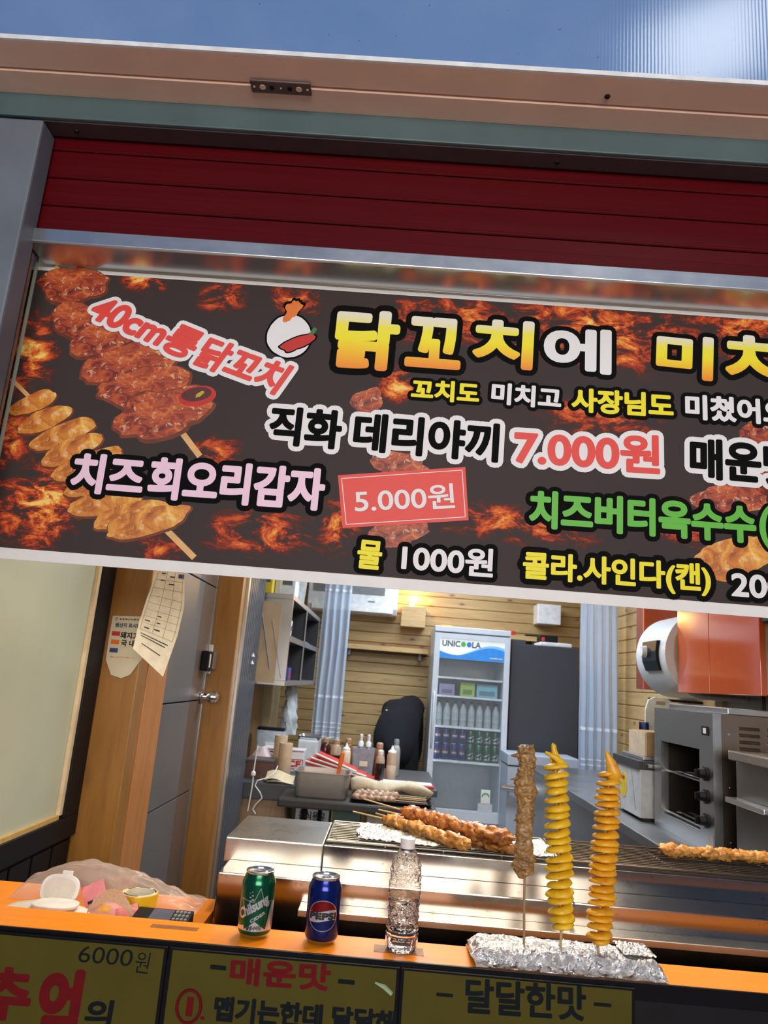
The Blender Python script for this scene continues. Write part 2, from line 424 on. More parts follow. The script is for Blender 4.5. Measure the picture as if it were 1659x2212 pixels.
lk = obj('lock', B(-0.872, -0.835, 3.50, 3.575, 1.535, 1.625), M['black'], d1, bevel=0.005)
obj('lock_label', B(-0.8352, -0.834, 3.515, 3.535, 1.55, 1.612), M['cream'], lk)
obj('lock_cover', B(-0.872, -0.828, 3.578, 3.640, 1.54, 1.625), M['door_brown'], d1, bevel=0.006)
obj('strike_plate', B(-0.868, -0.855, 3.642, 3.664, 1.52, 1.66), M['steel_z'], d1, bevel=0.002)
struct('trim_3', B(-0.878, -0.752, 3.668, 3.75, 0.2, 2.70), M['timber'], bevel=0.003, origin=(-0.3, 3.1, 0.2))
struct('trim_4', B(-0.758, -0.738, 3.752, 3.785, 0.2, 2.70), M['steel_z'])
wp = struct('wall_left_panel', B(-0.92, -0.757, 3.76, 4.32, 0.2, 2.70), plain('ribbed_panel', (0.075, 0.085, 0.105), 0.38))
for i in range(11):
    obj('rib', B(-0.757, -0.751, 3.79 + i * 0.048, 3.79 + i * 0.048 + 0.036, 0.2, 2.70), wp.data.materials[0], wp, bevel=0.002)
for zz in (1.585, 1.625):
    h = obj('hook', MB().lathe([(0.011, 0), (0.010, 0.004), (0.004, 0.014), (0.002, 0.020)], (-0.742, 4.10, zz), 10), M['white_plastic'], wp, smooth=True)

# ================================================================ facade
fp = obj('facade_post', B(-1.6, -0.972, 1.60, 1.669, 0.0, 2.866), plain('post_paint', (0.135, 0.155, 0.185), 0.45, scale=6), None, bevel=0.006)
tag(fp, 'blue-grey painted metal post at the left edge beside the red shutter', 'post')
hd = thing('shutter_housing', 'grey-green metal header rail above the red shutter', 'header', (0.4, 1.64, 2.872))
obj('face', B(-1.5, 2.4, 1.60, 1.612, 2.875, 3.05), plain('header_paint', (0.075, 0.12, 0.13), 0.45, scale=5), hd, bevel=0.003)
obj('underside', B(-1.0, 2.4, 1.612, 1.664, 2.872, 2.885), plain('header_under', (0.06, 0.04, 0.045), 0.5), hd)
for sx in (-0.905, 0.33):
    obj('screw', MB().lathe([(0.005, 0), (0.006, 0.003), (0.006, 0.006)], (sx, 1.64, 2.868), 8), M['black'], hd)
sh = thing('roller_shutter', 'dark red metal roller shutter rolled down above the banner', 'shutter', (0.4, 1.68, 2.56))
M['shutter'] = None
def shutter_mat():
    m, nt, b = nodes('shutter_red')
    f = noi(nt, coords(nt, 'Object', (0.6, 40, 40)), 2.0, 3)
    nt.links.new(ramp(nt, [(0.3, (0.068, 0.0008, 0.0025)), (0.7, (0.088, 0.0012, 0.0035))], f), b.inputs['Base Color'])
    b.inputs['Roughness'].default_value = 0.42; b.inputs['Specular IOR Level'].default_value = 0.16
    return m
M['shutter'] = shutter_mat()
sz = [2.598, 2.676, 2.757, 2.838, 2.919, 3.0]
for a, b2 in zip(sz[:-1], sz[1:]):
    hgt = b2 - a
    prof = [(1.700, a + 0.0004), (1.6745, a + 0.0004), (1.6722, a + 0.003), (1.6722, a + 0.007), (1.6742, a + 0.0095), (1.6748, a + hgt * 0.5), (1.6742, a + hgt * 0.5 + 0.0008), (1.6752, a + hgt - 0.003),
            (1.6785, a + hgt - 0.0008), (1.700, a + hgt)]
    obj('slat', MB().prism(prof, lambda u, v, w: (w, u, v), -1.03, 2.4), M['shutter'], sh)
rl = obj('bottom_rail', MB().prism([(1.655, 2.597), (1.655, 2.561), (1.659, 2.557), (1.762, 2.557), (1.762, 2.575), (1.690, 2.597)], lambda u, v, w: (w, u, v), -0.985, 2.4),
         steel('rail_alu', (0.66, 0.68, 0.70), 0.30, 'X'), sh, bevel=0.0015)
gr = thing('guide_rail', 'narrow aluminium guide rail down the left side of the banner', 'rail', (-1.02, 1.72, 0.9))
obj('channel', B(-1.068, -1.046, 1.701, 1.76, 1.06, 2.556), M['black'], gr)
obj('flange', B(-1.046, -1.034, 1.701, 1.755, 1.06, 2.556), M['steel_z'], gr)
obj('flange', B(-1.012, -0.990, 1.701, 1.712, 1.06, 2.555), plain('flange_bronze', (0.26, 0.19, 0.13), 0.4), gr)

# signboard box over the shop front
sg = thing('signboard', 'blue-lit sign panel jutting out over the shop front', 'signboard', (0.3, 1.5, 2.94))
def sign_mat():
    m, nt, b = nodes('sign_panel')
    v = coords(nt, 'Object', (1, 1, 1))
    w = N(nt, 'ShaderNodeTexWave'); w.wave_type = 'BANDS'; w.bands_direction = 'X'; nt.links.new(v, w.inputs['Vector']); w.inputs['Scale'].default_value = 38.0; w.inputs['Distortion'].default_value = 0.4
    f = noi(nt, v, 3, 4)
    sp = noi(nt, v, 70, 2); speck = ramp(nt, [(0.76, (0, 0, 0)), (0.79, (1, 1, 1))], sp)
    col = ramp(nt, [(0.3, (0.12, 0.22, 0.44)), (0.7, (0.16, 0.27, 0.50))], f)
    nt.links.new(mixc(nt, mth(nt, 'MULTIPLY', speck, 0.8), col, (0.06, 0.06, 0.08)), b.inputs['Base Color'])
    b.inputs['Roughness'].default_value = 0.13
    bump(nt, b, w.outputs['Fac'], 0.03, 0.004)
    return m
obj('front_panel', B(-3, 3, 1.44, 1.46, 2.948, 4.6), sign_mat(), sg)
M['soffit'] = plain('soffit_beige', (0.80, 0.55, 0.43), 0.5, var=0.06, scale=7)
obj('edge_trim', B(-3, 3, 1.434, 1.440, 2.944, 2.956), M['white_paint'], sg)
obj('soffit_strip', B(-3, 3, 1.4405, 1.521, 2.944, 2.99), M['soffit'], sg, bevel=0.001)
obj('soffit_strip', B(-3, 3, 1.5275, 1.600, 2.940, 2.99), M['soffit'], sg, bevel=0.001)
bl, br_ = PZ(541, 178, 2.94), PZ(672, 186, 2.94)
bp = MB().box(bl.x, br_.x, 1.504, 1.543, 2.934, 2.9398)
bk = obj('bracket_plate', bp, plain('bracket_brown', (0.10, 0.07, 0.065), 0.4), sg, bevel=0.003)
for i, (u, r) in enumerate(((0.06, 0.003), (0.2, 0.0075), (0.35, 0.006), (0.5, 0.002), (0.65, 0.006), (0.8, 0.0075), (0.94, 0.003))):
    obj('hole', MB().lathe([(r, 0), (r, 0.0014)], (bl.x + (br_.x - bl.x) * u, 1.523, 2.9328), 14), M['black'] if i in (2, 4) else M['soffit'], bk)
sc_ = PZ(1312, 208, 2.944)
obj('screw', MB().lathe([(0.004, 0), (0.007, 0.003), (0.007, 0.005)], (sc_.x, sc_.y, 2.939), 10), M['black'], sg)

# ================================================================ banner
YB = 1.765
bn = thing('banner', 'wide printed vinyl banner with fiery food print and price lettering', 'banner', (0.3, YB, 1.772))
M['vinyl'] = plain('vinyl_white', (0.78, 0.77, 0.76), 0.5, var=0.03)
BX0, BX1 = -1.036, 1.75
obj('sheet', B(BX0, BX1, YB, YB + 0.003, 1.772, 2.552), M['vinyl'], bn)
def BP(x, y): return PY(x, y, YB)
def fire_mat(org):
    m, nt, b = nodes('banner_fire_print')
    v = coords(nt, 'Object', (1, 1, 1))
    tot = None
    spots = [(60, 760, 95, 130, 1.0), (85, 1090, 130, 130, 1.25), (310, 605, 70, 40, 1.25), (485, 640, 80, 50, 0.95), (640, 645, 110, 55, 0.8),
             (980, 690, 230, 85, 0.9), (1300, 720, 330, 110, 1.05), (1620, 700, 160, 120, 1.05), (860, 830, 60, 60, 1.1), (560, 1150, 170, 75, 1.0),
             (730, 1140, 70, 80, 1.1), (1120, 1130, 260, 70, 0.85), (1300, 900, 200, 70, 0.75), (470, 985, 110, 60, 0.7), (1480, 1130, 120, 80, 0.8), (1640, 1010, 90, 90, 0.9), (20, 950, 60, 90, 1.0), (330, 1190, 120, 50, 0.7), (1850, 760, 260, 120, 1.0), (2150, 900, 240, 200, 1.0), (1900, 1150, 240, 110, 1.0), (2300, 1200, 260, 120, 1.0)]
    for x, y, rx, ry, a in spots:
        c = BP(x, y); rxm = (BP(x + rx, y) - c).length; rzm = (BP(x, y + ry) - c).length
        mp = N(nt, 'ShaderNodeMapping'); mp.vector_type = 'TEXTURE'; nt.links.new(v, mp.inputs[0])
        mp.inputs['Location'].default_value = (c.x - org[0], 0, c.z - org[2]); mp.inputs['Scale'].default_value = (rxm, 1, rzm)
        ln = N(nt, 'ShaderNodeVectorMath', operation='LENGTH'); nt.links.new(mp.outputs[0], ln.inputs[0])
        mr = N(nt, 'ShaderNodeMapRange'); mr.interpolation_type = 'SMOOTHSTEP'; nt.links.new(ln.outputs['Value'], mr.inputs[0])
        mr.inputs[1].default_value = 1.25; mr.inputs[2].default_value = 0.0; mr.inputs[3].default_value = 0.0; mr.inputs[4].default_value = a
        tot = mr.outputs[0] if tot is None else mth(nt, 'MAXIMUM', tot, mr.outputs[0])
    n1 = noi(nt, coords(nt, 'Object', (0.8, 1, 1.5), (0, 0.5, 0)), 15, 10, 0.72, 0.55)
    n2 = noi(nt, coords(nt, 'Object', (1, 1, 1)), 70, 4, 0.6, 0.6)
    n1s = N(nt, 'ShaderNodeMapRange'); nt.links.new(n1, n1s.inputs[0]); n1s.inputs[1].default_value = 0.36; n1s.inputs[2].default_value = 0.72
    h = mth(nt, 'ADD', mth(nt, 'MULTIPLY', n1s.outputs[0], mth(nt, 'ADD', mth(nt, 'MULTIPLY', tot, 1.25), 0.12)), mth(nt, 'MULTIPLY', mth(nt, 'MULTIPLY', mth(nt, 'SUBTRACT', n2, 0.45), tot), 0.45))
    col = ramp(nt, [(0.22, (0.046, 0.034, 0.033)), (0.34, (0.11, 0.026, 0.018)), (0.46, (0.40, 0.045, 0.018)), (0.62, (0.66, 0.12, 0.03)), (0.80, (0.85, 0.32, 0.05)), (1.0, (0.95, 0.66, 0.18))], h)
    nt.links.new(col, b.inputs['Base Color']); b.inputs['Roughness'].default_value = 0.6; b.inputs['Specular IOR Level'].default_value = 0.2
    return m
porg = (0.0, YB, 2.15)
obj('print', B(BX0 + 0.004, BX1, YB - 0.001, YB, 1.799, 2.541), fire_mat(porg), bn, origin=porg)
LAY = [0]
def flat(name, mb, mat, lift, parent=bn):
    o = obj(name, mb, mat, parent, fix=False); return o
def blob(px, py, rx, ry, ang, lift, seed, mb=None, rough=0.18, n=40):
    c = BP(px, py); sx = (BP(px + 10, py) - c).length / 10; sy = (BP(px, py + 10) - c).length / 10
    mb = mb or MB(); pts = [(c.x, YB - 0.00105 - lift * 0.22, c.z)]
    a = math.radians(ang)
    for i in range(n):
        t = 2 * math.pi * i / n
        k = 1 + rough * (nz(math.cos(t) * 1.3 + seed, math.sin(t) * 1.3, seed * 3.1) * 1.6 + 0.7 * nz(math.cos(t) * 4 + seed, math.sin(t) * 4, seed))
        u, w = rx * k * math.cos(t), ry * k * math.sin(t)
        pts.append((c.x + (u * math.cos(a) - w * math.sin(a)) * sx, YB - 0.00105 - lift * 0.22, c.z + (u * math.sin(a) + w * math.cos(a)) * sy))
    mb.add(pts, [(0, 1 + i, 1 + (i + 1) % n) for i in range(n)]); return mb
def print_food(name, stops, scale, zs=1.0):
    m, nt, b = nodes(name)
    v = coords(nt, 'Object', (1, 1, zs), (0, 0.5, 0))
    f = noi(nt, v, scale, 8, 0.65, 1.2); g = noi(nt, coords(nt), scale * 0.35, 3, 0.5)
    gl = ramp(nt, [(0.58, (0, 0, 0)), (0.65, (1, 1, 1))], noi(nt, coords(nt), scale * 2.3, 4, 0.6, 0.5))
    c = ramp(nt, stops, mth(nt, 'ADD', mth(nt, 'MULTIPLY', f, 0.65), mth(nt, 'MULTIPLY', g, 0.35)))
    nt.links.new(mixc(nt, mth(nt, 'MULTIPLY', gl, 0.55), c, (0.9, 0.62, 0.40)), b.inputs['Base Color']); b.inputs['Roughness'].default_value = 0.5
    return m
M['pr_chicken'] = print_food('printed_chicken', [(0.36, (0.035, 0.008, 0.006)), (0.43, (0.26, 0.025, 0.010)), (0.52, (0.50, 0.085, 0.02)), (0.60, (0.68, 0.20, 0.05)), (0.70, (0.82, 0.42, 0.14))], 26, 1.6)
M['pr_potato'] = print_food('printed_potato', [(0.36, (0.22, 0.05, 0.01)), (0.44, (0.58, 0.17, 0.02)), (0.53, (0.78, 0.36, 0.05)), (0.64, (0.92, 0.62, 0.16))], 20)
M['pr_edge'] = plain('printed_crust', (0.16, 0.035, 0.012), 0.5, var=0.4, scale=30)
M['pr_stick'] = plain('printed_stick', (0.75, 0.42, 0.16), 0.5)
def pstick(a, b, wpx, lift):
    A, Bp = BP(*a), BP(*b); d = (Bp - A).normalized(); q = Vector((-d.z, 0, d.x)) * (wpx / 1720.0)
    off = Vector((0, -0.00105 - lift * 0.22, 0))
    return MB().add([A + q + off, A - q + off, Bp - q + off, Bp + q + off], [(0, 1, 2, 3)])
# printed long chicken skewer
flat('printed_stick', pstick((120, 575), (132, 590), 9, 0.0004), M['pr_stick'], 0)
flat('printed_stick', pstick((375, 910), (432, 986), 13, 0.0004), M['pr_stick'], 0)
for i, (x, y, rx, ry, a) in enumerate([(158, 617, 78, 40, 4), (178, 694, 62, 42, -8), (228, 728, 82, 40, 18), (290, 785, 105, 46, 12), (318, 836, 100, 46, 14), (345, 895, 112, 54, 18)]):
    flat('printed_meat', blob(x, y, rx, ry, a, 0.0005 + i * 0.00012, i * 2.7 + 1), M['pr_edge'], 0)
    flat('printed_meat', blob(x - 1, y - 3, rx * 0.95, ry * 0.9, a, 0.00056 + i * 0.00012, i * 2.7 + 1), M['pr_chicken'], 0)
# printed spiral potato skewer
flat('printed_stick', pstick((24, 818), (66, 860), 9, 0.0004), M['pr_stick'], 0)
flat('printed_stick', pstick((340, 1125), (420, 1205), 13, 0.0004), M['pr_stick'], 0)
for i, (x, y, rx, ry, a) in enumerate([(75, 870, 54, 22, 26), (97, 908, 62, 24, 27), (138, 938, 74, 27, 28), (158, 972, 74, 27, 27), (188, 1005, 84, 29, 26), (212, 1040, 78, 29, 24), (230, 1088, 80, 30, 14), (288, 1112, 84, 30, 18), (318, 1128, 92, 34, 20)]):
    flat('printed_slice', blob(x, y + 2, rx, ry, a, 0.0005 + i * 0.00012, i * 3.3 + 9, rough=0.1), M['pr_edge'], 0)
    flat('printed_slice', blob(x - 1, y - 1, rx * 0.96, ry * 0.9, a, 0.00056 + i * 0.00012, i * 3.3 + 9, rough=0.1), M['pr_potato'], 0)
for i, (x, y, rx, ry, a) in enumerate([(795, 866, 36, 28, 10), (862, 1003, 62, 26, -4), (852, 1150, 66, 30, 10), (1575, 1078, 78, 34, 5), (1640, 935, 40, 25, 0)]):
    flat('printed_meat', blob(x, y, rx, ry, a, 0.0005, i * 5.7 + 3), M['pr_chicken'], 0)
flat('printed_corn', blob(1590, 1205, 92, 42, 20, 0.0005, 4.2), M['pr_potato'], 0)
# small printed pepper dish
flat('printed_dish', blob(427, 856, 41, 22, 12, 0.0016, 3.0, rough=0.02), M['red'], 0)
flat('printed_dish', blob(425, 852, 33, 15, 12, 0.0018, 3.0, rough=0.02), plain('dish_inside', (0.10, 0.02, 0.015), 0.5), 0)
flat('printed_dish', blob(432, 852, 10, 4, 40, 0.0020, 5.0, rough=0.2), plain('dish_seed', (0.55, 0.40, 0.03), 0.5), 0)

def grad_mat():
    m, nt, b = nodes('lettering_gradient')
    t = N(nt, 'ShaderNodeTexCoord'); s = N(nt, 'ShaderNodeSeparateXYZ'); nt.links.new(t.outputs['Generated'], s.inputs[0])
    nt.links.new(ramp(nt, [(0.0, rgb(240, 130, 20)), (0.28, rgb(245, 190, 25)), (0.5, rgb(243, 228, 20)), (0.72, rgb(243, 233, 60)), (0.92, rgb(235, 232, 215))], s.outputs['Z']), b.inputs['Base Color'])
    b.inputs['Roughness'].default_value = 0.5; return m
M['l_grad'] = grad_mat()
M['l_white'] = plain('lettering_white', (0.80, 0.79, 0.80), 0.5, var=0.02)
M['l_yellow'] = plain('lettering_yellow', rgb(242, 228, 20), 0.5, var=0.02)
M['l_black'] = plain('lettering_black', (0.006, 0.006, 0.006), 0.7, ior=1.12)
M['l_red'] = plain('lettering_red', rgb(228, 70, 62), 0.5, var=0.03)
M['l_pink'] = plain('lettering_pink', rgb(240, 205, 225), 0.5, var=0.02)
M['l_green'] = plain('lettering_green', rgb(95, 185, 60), 0.5, var=0.02)
def btext(s, ll, lr, hpx, fill, out, weight=0.02, stroke=0.10, shear=0.0, lift=0.0021):
    LL, LR = BP(*ll), BP(*lr)
    d = (LR - LL).normalized(); q = Vector((-d.z, 0, d.x))
    if q.z < 0: q = -q
    sy = (BP(ll[0], ll[1] - 10) - LL).length / 10
    upv = q * (hpx * sy)
    if out:
        o = obj('lettering_outline', text_on(s, LL, LR, upv, stroke * hpx * sy * 0.9, shear, lift=lift), out, bn, fix=False)
    return obj('lettering', text_on(s, LL, LR, upv, weight * hpx * sy * 0.9, shear, lift=lift + 0.0009), fill, bn, fix=False)
K, Wh = M['l_black'], M['l_white']
for s, ll, lr, h, f in [('닭', (724, 788), (850, 798), 118, 'l_grad'), ('꼬', (879, 787), (988, 795), 100, 'l_grad'), ('치', (1024, 786), (1144, 796), 96, 'l_grad'), ('에', (1178, 797), (1315, 806), 88, 'l_white'),
                        ('미', (1420, 808), (1534, 820), 86, 'l_grad'), ('치', (1572, 824), (1695, 834), 100, 'l_grad')]:
    btext(s, ll, lr, h, M[f], K, 0.062, 0.19)
btext('꼬치도', (889, 862), (1032, 872), 42, M['l_yellow'], K, 0.055, 0.24)
btext('미치고', (1062, 871), (1209, 884), 43, Wh, K, 0.055, 0.24)
btext('사장님도', (1236, 888), (1452, 902), 48, M['l_yellow'], K, 0.055, 0.24)
btext('미쳤어요', (1482, 904), (1702, 919), 50, Wh, K, 0.055, 0.24)
btext('직화', (581, 957), (731, 969), 78, K, Wh, 0.050, 0.20)
btext('데리야끼', (764, 971), (1072, 997), 78, K, Wh, 0.050, 0.20)
btext('7.000원', (1112, 1002), (1422, 1022), 78, M['l_red'], Wh, 0.045, 0.20)
btext('매운맛', (1493, 1030), (1722, 1049), 82, K, Wh, 0.050, 0.20)
btext('치즈', (153, 1060), (302, 1072), 80, M['l_pink'], K, 0.052, 0.20)
btext('회오리감자', (320, 1074), (694, 1101), 84, M['l_pink'], K, 0.052, 0.20)
btext('치즈버터옥수수', (1145, 1137), (1630, 1172), 76, M['l_green'], K, 0.052, 0.20)
btext('(', (1642, 1182), (1664, 1184), 88, M['l_green'], K, 0.03, 0.12)
btext('물', (771, 1225), (820, 1230), 58, M['l_yellow'], K, 0.045, 0.26)
btext('1000원', (868, 1231), (1062, 1246), 58, Wh, K, 0.038, 0.24)
btext('콜라.사인다(캔)', (1130, 1258), (1533, 1287), 66, M['l_yellow'], K, 0.038, 0.24)
btext('2000원', (1581, 1290), (1800, 1306), 60, Wh, K, 0.038, 0.24)
btext('40cm롱', (186, 688), (402, 778), 62, M['l_red'], Wh, 0.055, 0.20, 0.20, lift=0.0023)
btext('닭꼬치', (416, 786), (592, 852), 66, M['l_red'], Wh, 0.05, 0.20, 0.20, lift=0.0023)
# red price tag
def quad(pts, lift): return MB().add([Vector((p.x, YB - 0.00105 - lift * 0.22, p.z)) for p in [BP(*q) for q in pts]], [tuple(range(len(pts)))])
flat('price_tag', quad([(740, 1141), (1012, 1124), (1005, 1009), (730, 1027)], 0.0030), M['l_red'], 0)
inn = [(748, 1133), (1005, 1117), (998, 1016), (738, 1034)]
for i in range(4):
    A, Bp = BP(*inn[i]), BP(*inn[(i + 1) % 4]); d = (Bp - A).normalized(); q = Vector((-d.z, 0, d.x)) * 0.0009
    o_ = Vector((0, -0.0019, 0))
    flat('price_tag_border', MB().add([A + q + o_, A - q + o_, Bp - q + o_, Bp + q + o_], [(0, 1, 2, 3)]), Wh, 0)
btext('5.000원', (768, 1108), (982, 1097), 52, Wh, None, 0.02, lift=0.0021)
# plain stand-in sticker: white disc with a red pepper and an orange flame
flat('sticker', blob(625, 727, 52, 50, 0, 0.0030, 2.0, rough=0.03), K, 0)
flat('sticker', blob(625, 727, 48, 46, 0, 0.0032, 2.0, rough=0.03), Wh, 0)
flat('sticker_flame', blob(632, 672, 26, 19, 60, 0.0030, 6.0, rough=0.35), K, 0)
flat('sticker_flame', blob(632, 673, 21, 15, 60, 0.0034, 6.0, rough=0.35), plain('flame_orange', (0.80, 0.20, 0.03), 0.5), 0)
flat('sticker_pepper', blob(643, 741, 42, 16, 25, 0.0036, 8.0, rough=0.15), K, 0)
flat('sticker_pepper', blob(643, 741, 38, 13, 25, 0.0038, 8.0, rough=0.15), M['red'], 0)
flat('sticker_pepper', blob(677, 716, 10, 5, 45, 0.0040, 3.0, rough=0.2), plain('pepper_stem', (0.05, 0.20, 0.05), 0.5), 0)
# ================================================================ serving counter
LZ = 1.05
ct = thing('counter', 'orange plywood serving counter with a black front under the cans', 'counter', (0.2, 1.6, 0.0))
def ply_mat():
    m, nt, b = nodes('orange_plywood')
    f = noi(nt, coords(nt, 'Object', (1.2, 22, 22)), 3, 5, 0.6, 0.8)
    nt.links.new(ramp(nt, [(0.3, (0.84, 0.235, 0.003)), (0.5, (0.88, 0.262, 0.004)), (0.8, (0.90, 0.29, 0.007))], f), b.inputs['Base Color'])
    b.inputs['Roughness'].default_value = 0.42; b.inputs['Specular IOR Level'].default_value = 0.3
    return m
M['ply'] = ply_mat()
obj('ledge', B(-0.97, 1.6, 1.537, 1.650, 1.022, LZ), M['ply'], ct, bevel=0.0015)
obj('edge_tape', B(-0.97, 1.6, 1.5312, 1.5365, 1.0215, 1.0515), M['black_gloss'], ct, bevel=0.001)
obj('front_panel', B(-0.97, 1.6, 1.533, 1.56, 0.0, 1.0215), M['black'], ct)
obj('lower_shelf', B(-0.97, -0.37, 1.6505, 2.0, 0.975, 0.998), M['ply'], ct, bevel=0.001)
obj('side_panel', B(-0.375, -0.37, 1.66, 2.0, 0.2, 0.974), M['ply'], ct)
M['tape_brown'] = thinfilm('brown_tape', (0.75, 0.42, 0.18), 0.35, 0.2)
for (x0, x1, y0, y1) in ((330, 425, 1996, 2012), (808, 916, 2040, 2066)):
    a, b2 = PZ(x0, y0, LZ), PZ(x1, y1, LZ)
    obj('tape_patch', B(a.x, b2.x, min(a.y, b2.y), min(1.645, max(a.y, b2.y)), LZ, LZ + 0.0006), M['tape_brown'], ct)

# hand-written menu boards
YM = 1.5232
M['mustard'] = plain('shaded_yellow_paper', (0.074, 0.060, 0.0095), 0.6, ior=1.2, var=0.08, scale=9)  # yellow paper; the shade on the counter front is put into its dark colour
M['brush_red'] = plain('brush_red', (0.12, 0.005, 0.007), 0.6, ior=1.2)
M['brush_black'] = plain('brush_black', (0.005, 0.008, 0.010), 0.6, ior=1.2)
def menu(x0, x1, label, lines, zt=1.0435):
    t = thing('menu_board', label, 'menu board', ((x0 + x1) / 2, 1.528, 0.62), 'menu boards on the counter front')
    obj('backing', B(x0 - 0.006, x1 + 0.006, 1.5245, 1.5305, 0.62, zt), M['black_gloss'], t, bevel=0.001)
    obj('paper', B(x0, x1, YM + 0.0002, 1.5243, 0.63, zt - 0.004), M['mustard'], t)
    for s, ll, lr, h, ink, wgt, sh in lines:
        LL, LR = PY(*ll, YM), PY(*lr, YM); d = (LR - LL).normalized(); q = Vector((-d.z, 0, d.x))
        sy = (PY(ll[0], ll[1] - 10, YM) - LL).length / 10
        obj('lettering', text_on(s, LL, LR, q * h * sy, wgt * h * sy, sh, lift=0.00002), ink, t, fix=False)
    return t
RD, BK = M['brush_red'], M['brush_black']
m1 = menu(-0.93, -0.377, 'yellow menu board with huge red brush letters, leftmost on the counter front',
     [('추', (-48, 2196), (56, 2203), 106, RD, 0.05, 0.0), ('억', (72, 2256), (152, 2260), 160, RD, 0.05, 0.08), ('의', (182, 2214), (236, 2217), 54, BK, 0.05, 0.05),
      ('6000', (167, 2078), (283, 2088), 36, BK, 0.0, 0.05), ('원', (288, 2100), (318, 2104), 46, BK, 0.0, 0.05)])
m2 = menu(-0.361, 0.057, 'yellow menu board with red heading and circled number, below the cans',
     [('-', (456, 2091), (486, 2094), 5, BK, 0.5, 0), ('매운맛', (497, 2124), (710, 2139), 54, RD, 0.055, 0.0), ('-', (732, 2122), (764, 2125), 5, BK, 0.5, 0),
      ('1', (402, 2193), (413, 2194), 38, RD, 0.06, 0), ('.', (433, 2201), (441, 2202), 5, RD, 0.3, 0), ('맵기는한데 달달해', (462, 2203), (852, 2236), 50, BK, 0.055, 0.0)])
c0 = PY(408, 2174, YM); rr = 0.024
obj('ring', MB().tube([(c0.x + 0.022 * math.cos(t * math.pi / 14), YM - 0.0005, c0.z + 0.027 * math.sin(t * math.pi / 14)) for t in range(29)], 0.0028, 6), RD, m2)
sc0 = PY(810, 2122, YM); sc1 = PY(846, 2147, YM)
obj('scrap', MB().tube([sc0 + Vector((0, -0.001, 0)), (sc0 + sc1) / 2 + Vector((0.002, -0.001, 0.002)), sc1 + Vector((0, -0.001, 0))], [0.0015, 0.0045, 0.004], 6), plain('scrap_green', (0.30, 0.42, 0.24), 0.5), m2)
m3 = menu(0.071, 0.49, 'yellow menu board with a single dark heading, below the foil block',
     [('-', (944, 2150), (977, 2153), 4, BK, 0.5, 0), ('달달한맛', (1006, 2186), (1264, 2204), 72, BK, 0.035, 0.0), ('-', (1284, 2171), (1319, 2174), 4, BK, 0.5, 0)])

# ================================================================ drink cans
def wrap(flatmb, c, R, th):
    out = MB()
    out.add([(c[0] + (R - p[1]) * math.cos(th + p[0] / R), c[1] + (R - p[1]) * math.sin(th + p[0] / R), c[2] + p[2]) for p in flatmb.v], flatmb.f)
    return out
def poly_flat(pts, lift, cuts=5):
    bm = bmesh.new(); vs = [bm.verts.new((u, -lift, v)) for u, v in pts]; bm.faces.new(vs)
    bmesh.ops.triangulate(bm, faces=bm.faces)
    bmesh.ops.subdivide_edges(bm, edges=bm.edges, cuts=cuts, use_grid_fill=True)
    bm.verts.index_update(); mb = MB(); mb.add([tuple(v.co) for v in bm.verts], [[v.index for v in f.verts] for f in bm.faces]); bm.free(); return mb
def strips(u0, u1, n, lo, hi, lift):
    mb = MB(); us = [u0 + (u1 - u0) * i / n for i in range(n + 1)]
    for a, b2 in zip(us[:-1], us[1:]):
        la, ha, lb, hb = lo(a), hi(a), lo(b2), hi(b2)
        if ha - la < 1e-6 and hb - lb < 1e-6: continue
        mb.add([(a, -lift, la), (b2, -lift, lb), (b2, -lift, hb), (a, -lift, ha)], [(0, 1, 2, 3)])
    return mb
def line_flat(pts, w, lift, seg=10):
    mb = MB()
    for (a, b2) in zip(pts[:-1], pts[1:]):
        A, Bv = Vector(a), Vector(b2); d = (Bv - A).normalized(); q = Vector((-d.y, d.x)) * w
        for i in range(seg):
            p, r = A.lerp(Bv, i / seg), A.lerp(Bv, (i + 1) / seg)
            mb.add([(p.x + q.x, -lift, p.y + q.y), (p.x - q.x, -lift, p.y - q.y), (r.x - q.x, -lift, r.y - q.y), (r.x + q.x, -lift, r.y + q.y)], [(0, 1, 2, 3)])
    return mb
def star(cx, cy, r, r2, rot=0):
    return [(cx + (r if i % 2 == 0 else r2) * math.sin(rot + i * math.pi / 5), cy + (r if i % 2 == 0 else r2) * math.cos(rot + i * math.pi / 5)) for i in range(10)]
CANP = [(0.0235, 0.0), (0.0255, 0.001), (0.0305, 0.0085), (0.0326, 0.0125), (0.033, 0.016), (0.033, 0.097), (0.0324, 0.101), (0.0300, 0.1075), (0.0272, 0.1135), (0.0268, 0.1155)]
def can_metal(name, c):
    m, nt, b = nodes(name)
    f = noi(nt, coords(nt), 300, 2)
    nt.links.new(ramp(nt, [(0.3, tuple(x * 0.92 for x in c)), (0.7, c)], f), b.inputs['Base Color'])
    b.inputs['Metallic'].default_value = 0.75; b.inputs['Roughness'].default_value = 0.24; b.inputs['Coat Weight'].default_value = 0.35; b.inputs['Coat Roughness'].default_value = 0.08
    return m
M['can_green'] = can_metal('can_green', (0.004, 0.115, 0.045)); M['can_blue'] = can_metal('can_blue', (0.005, 0.016, 0.17))
M['can_white'] = can_metal('can_white', (0.70, 0.70, 0.76)); M['can_red'] = can_metal('can_red', (0.28, 0.006, 0.010))
M['can_lid'] = steel('can_lid', (0.72, 0.72, 0.72), 0.22)
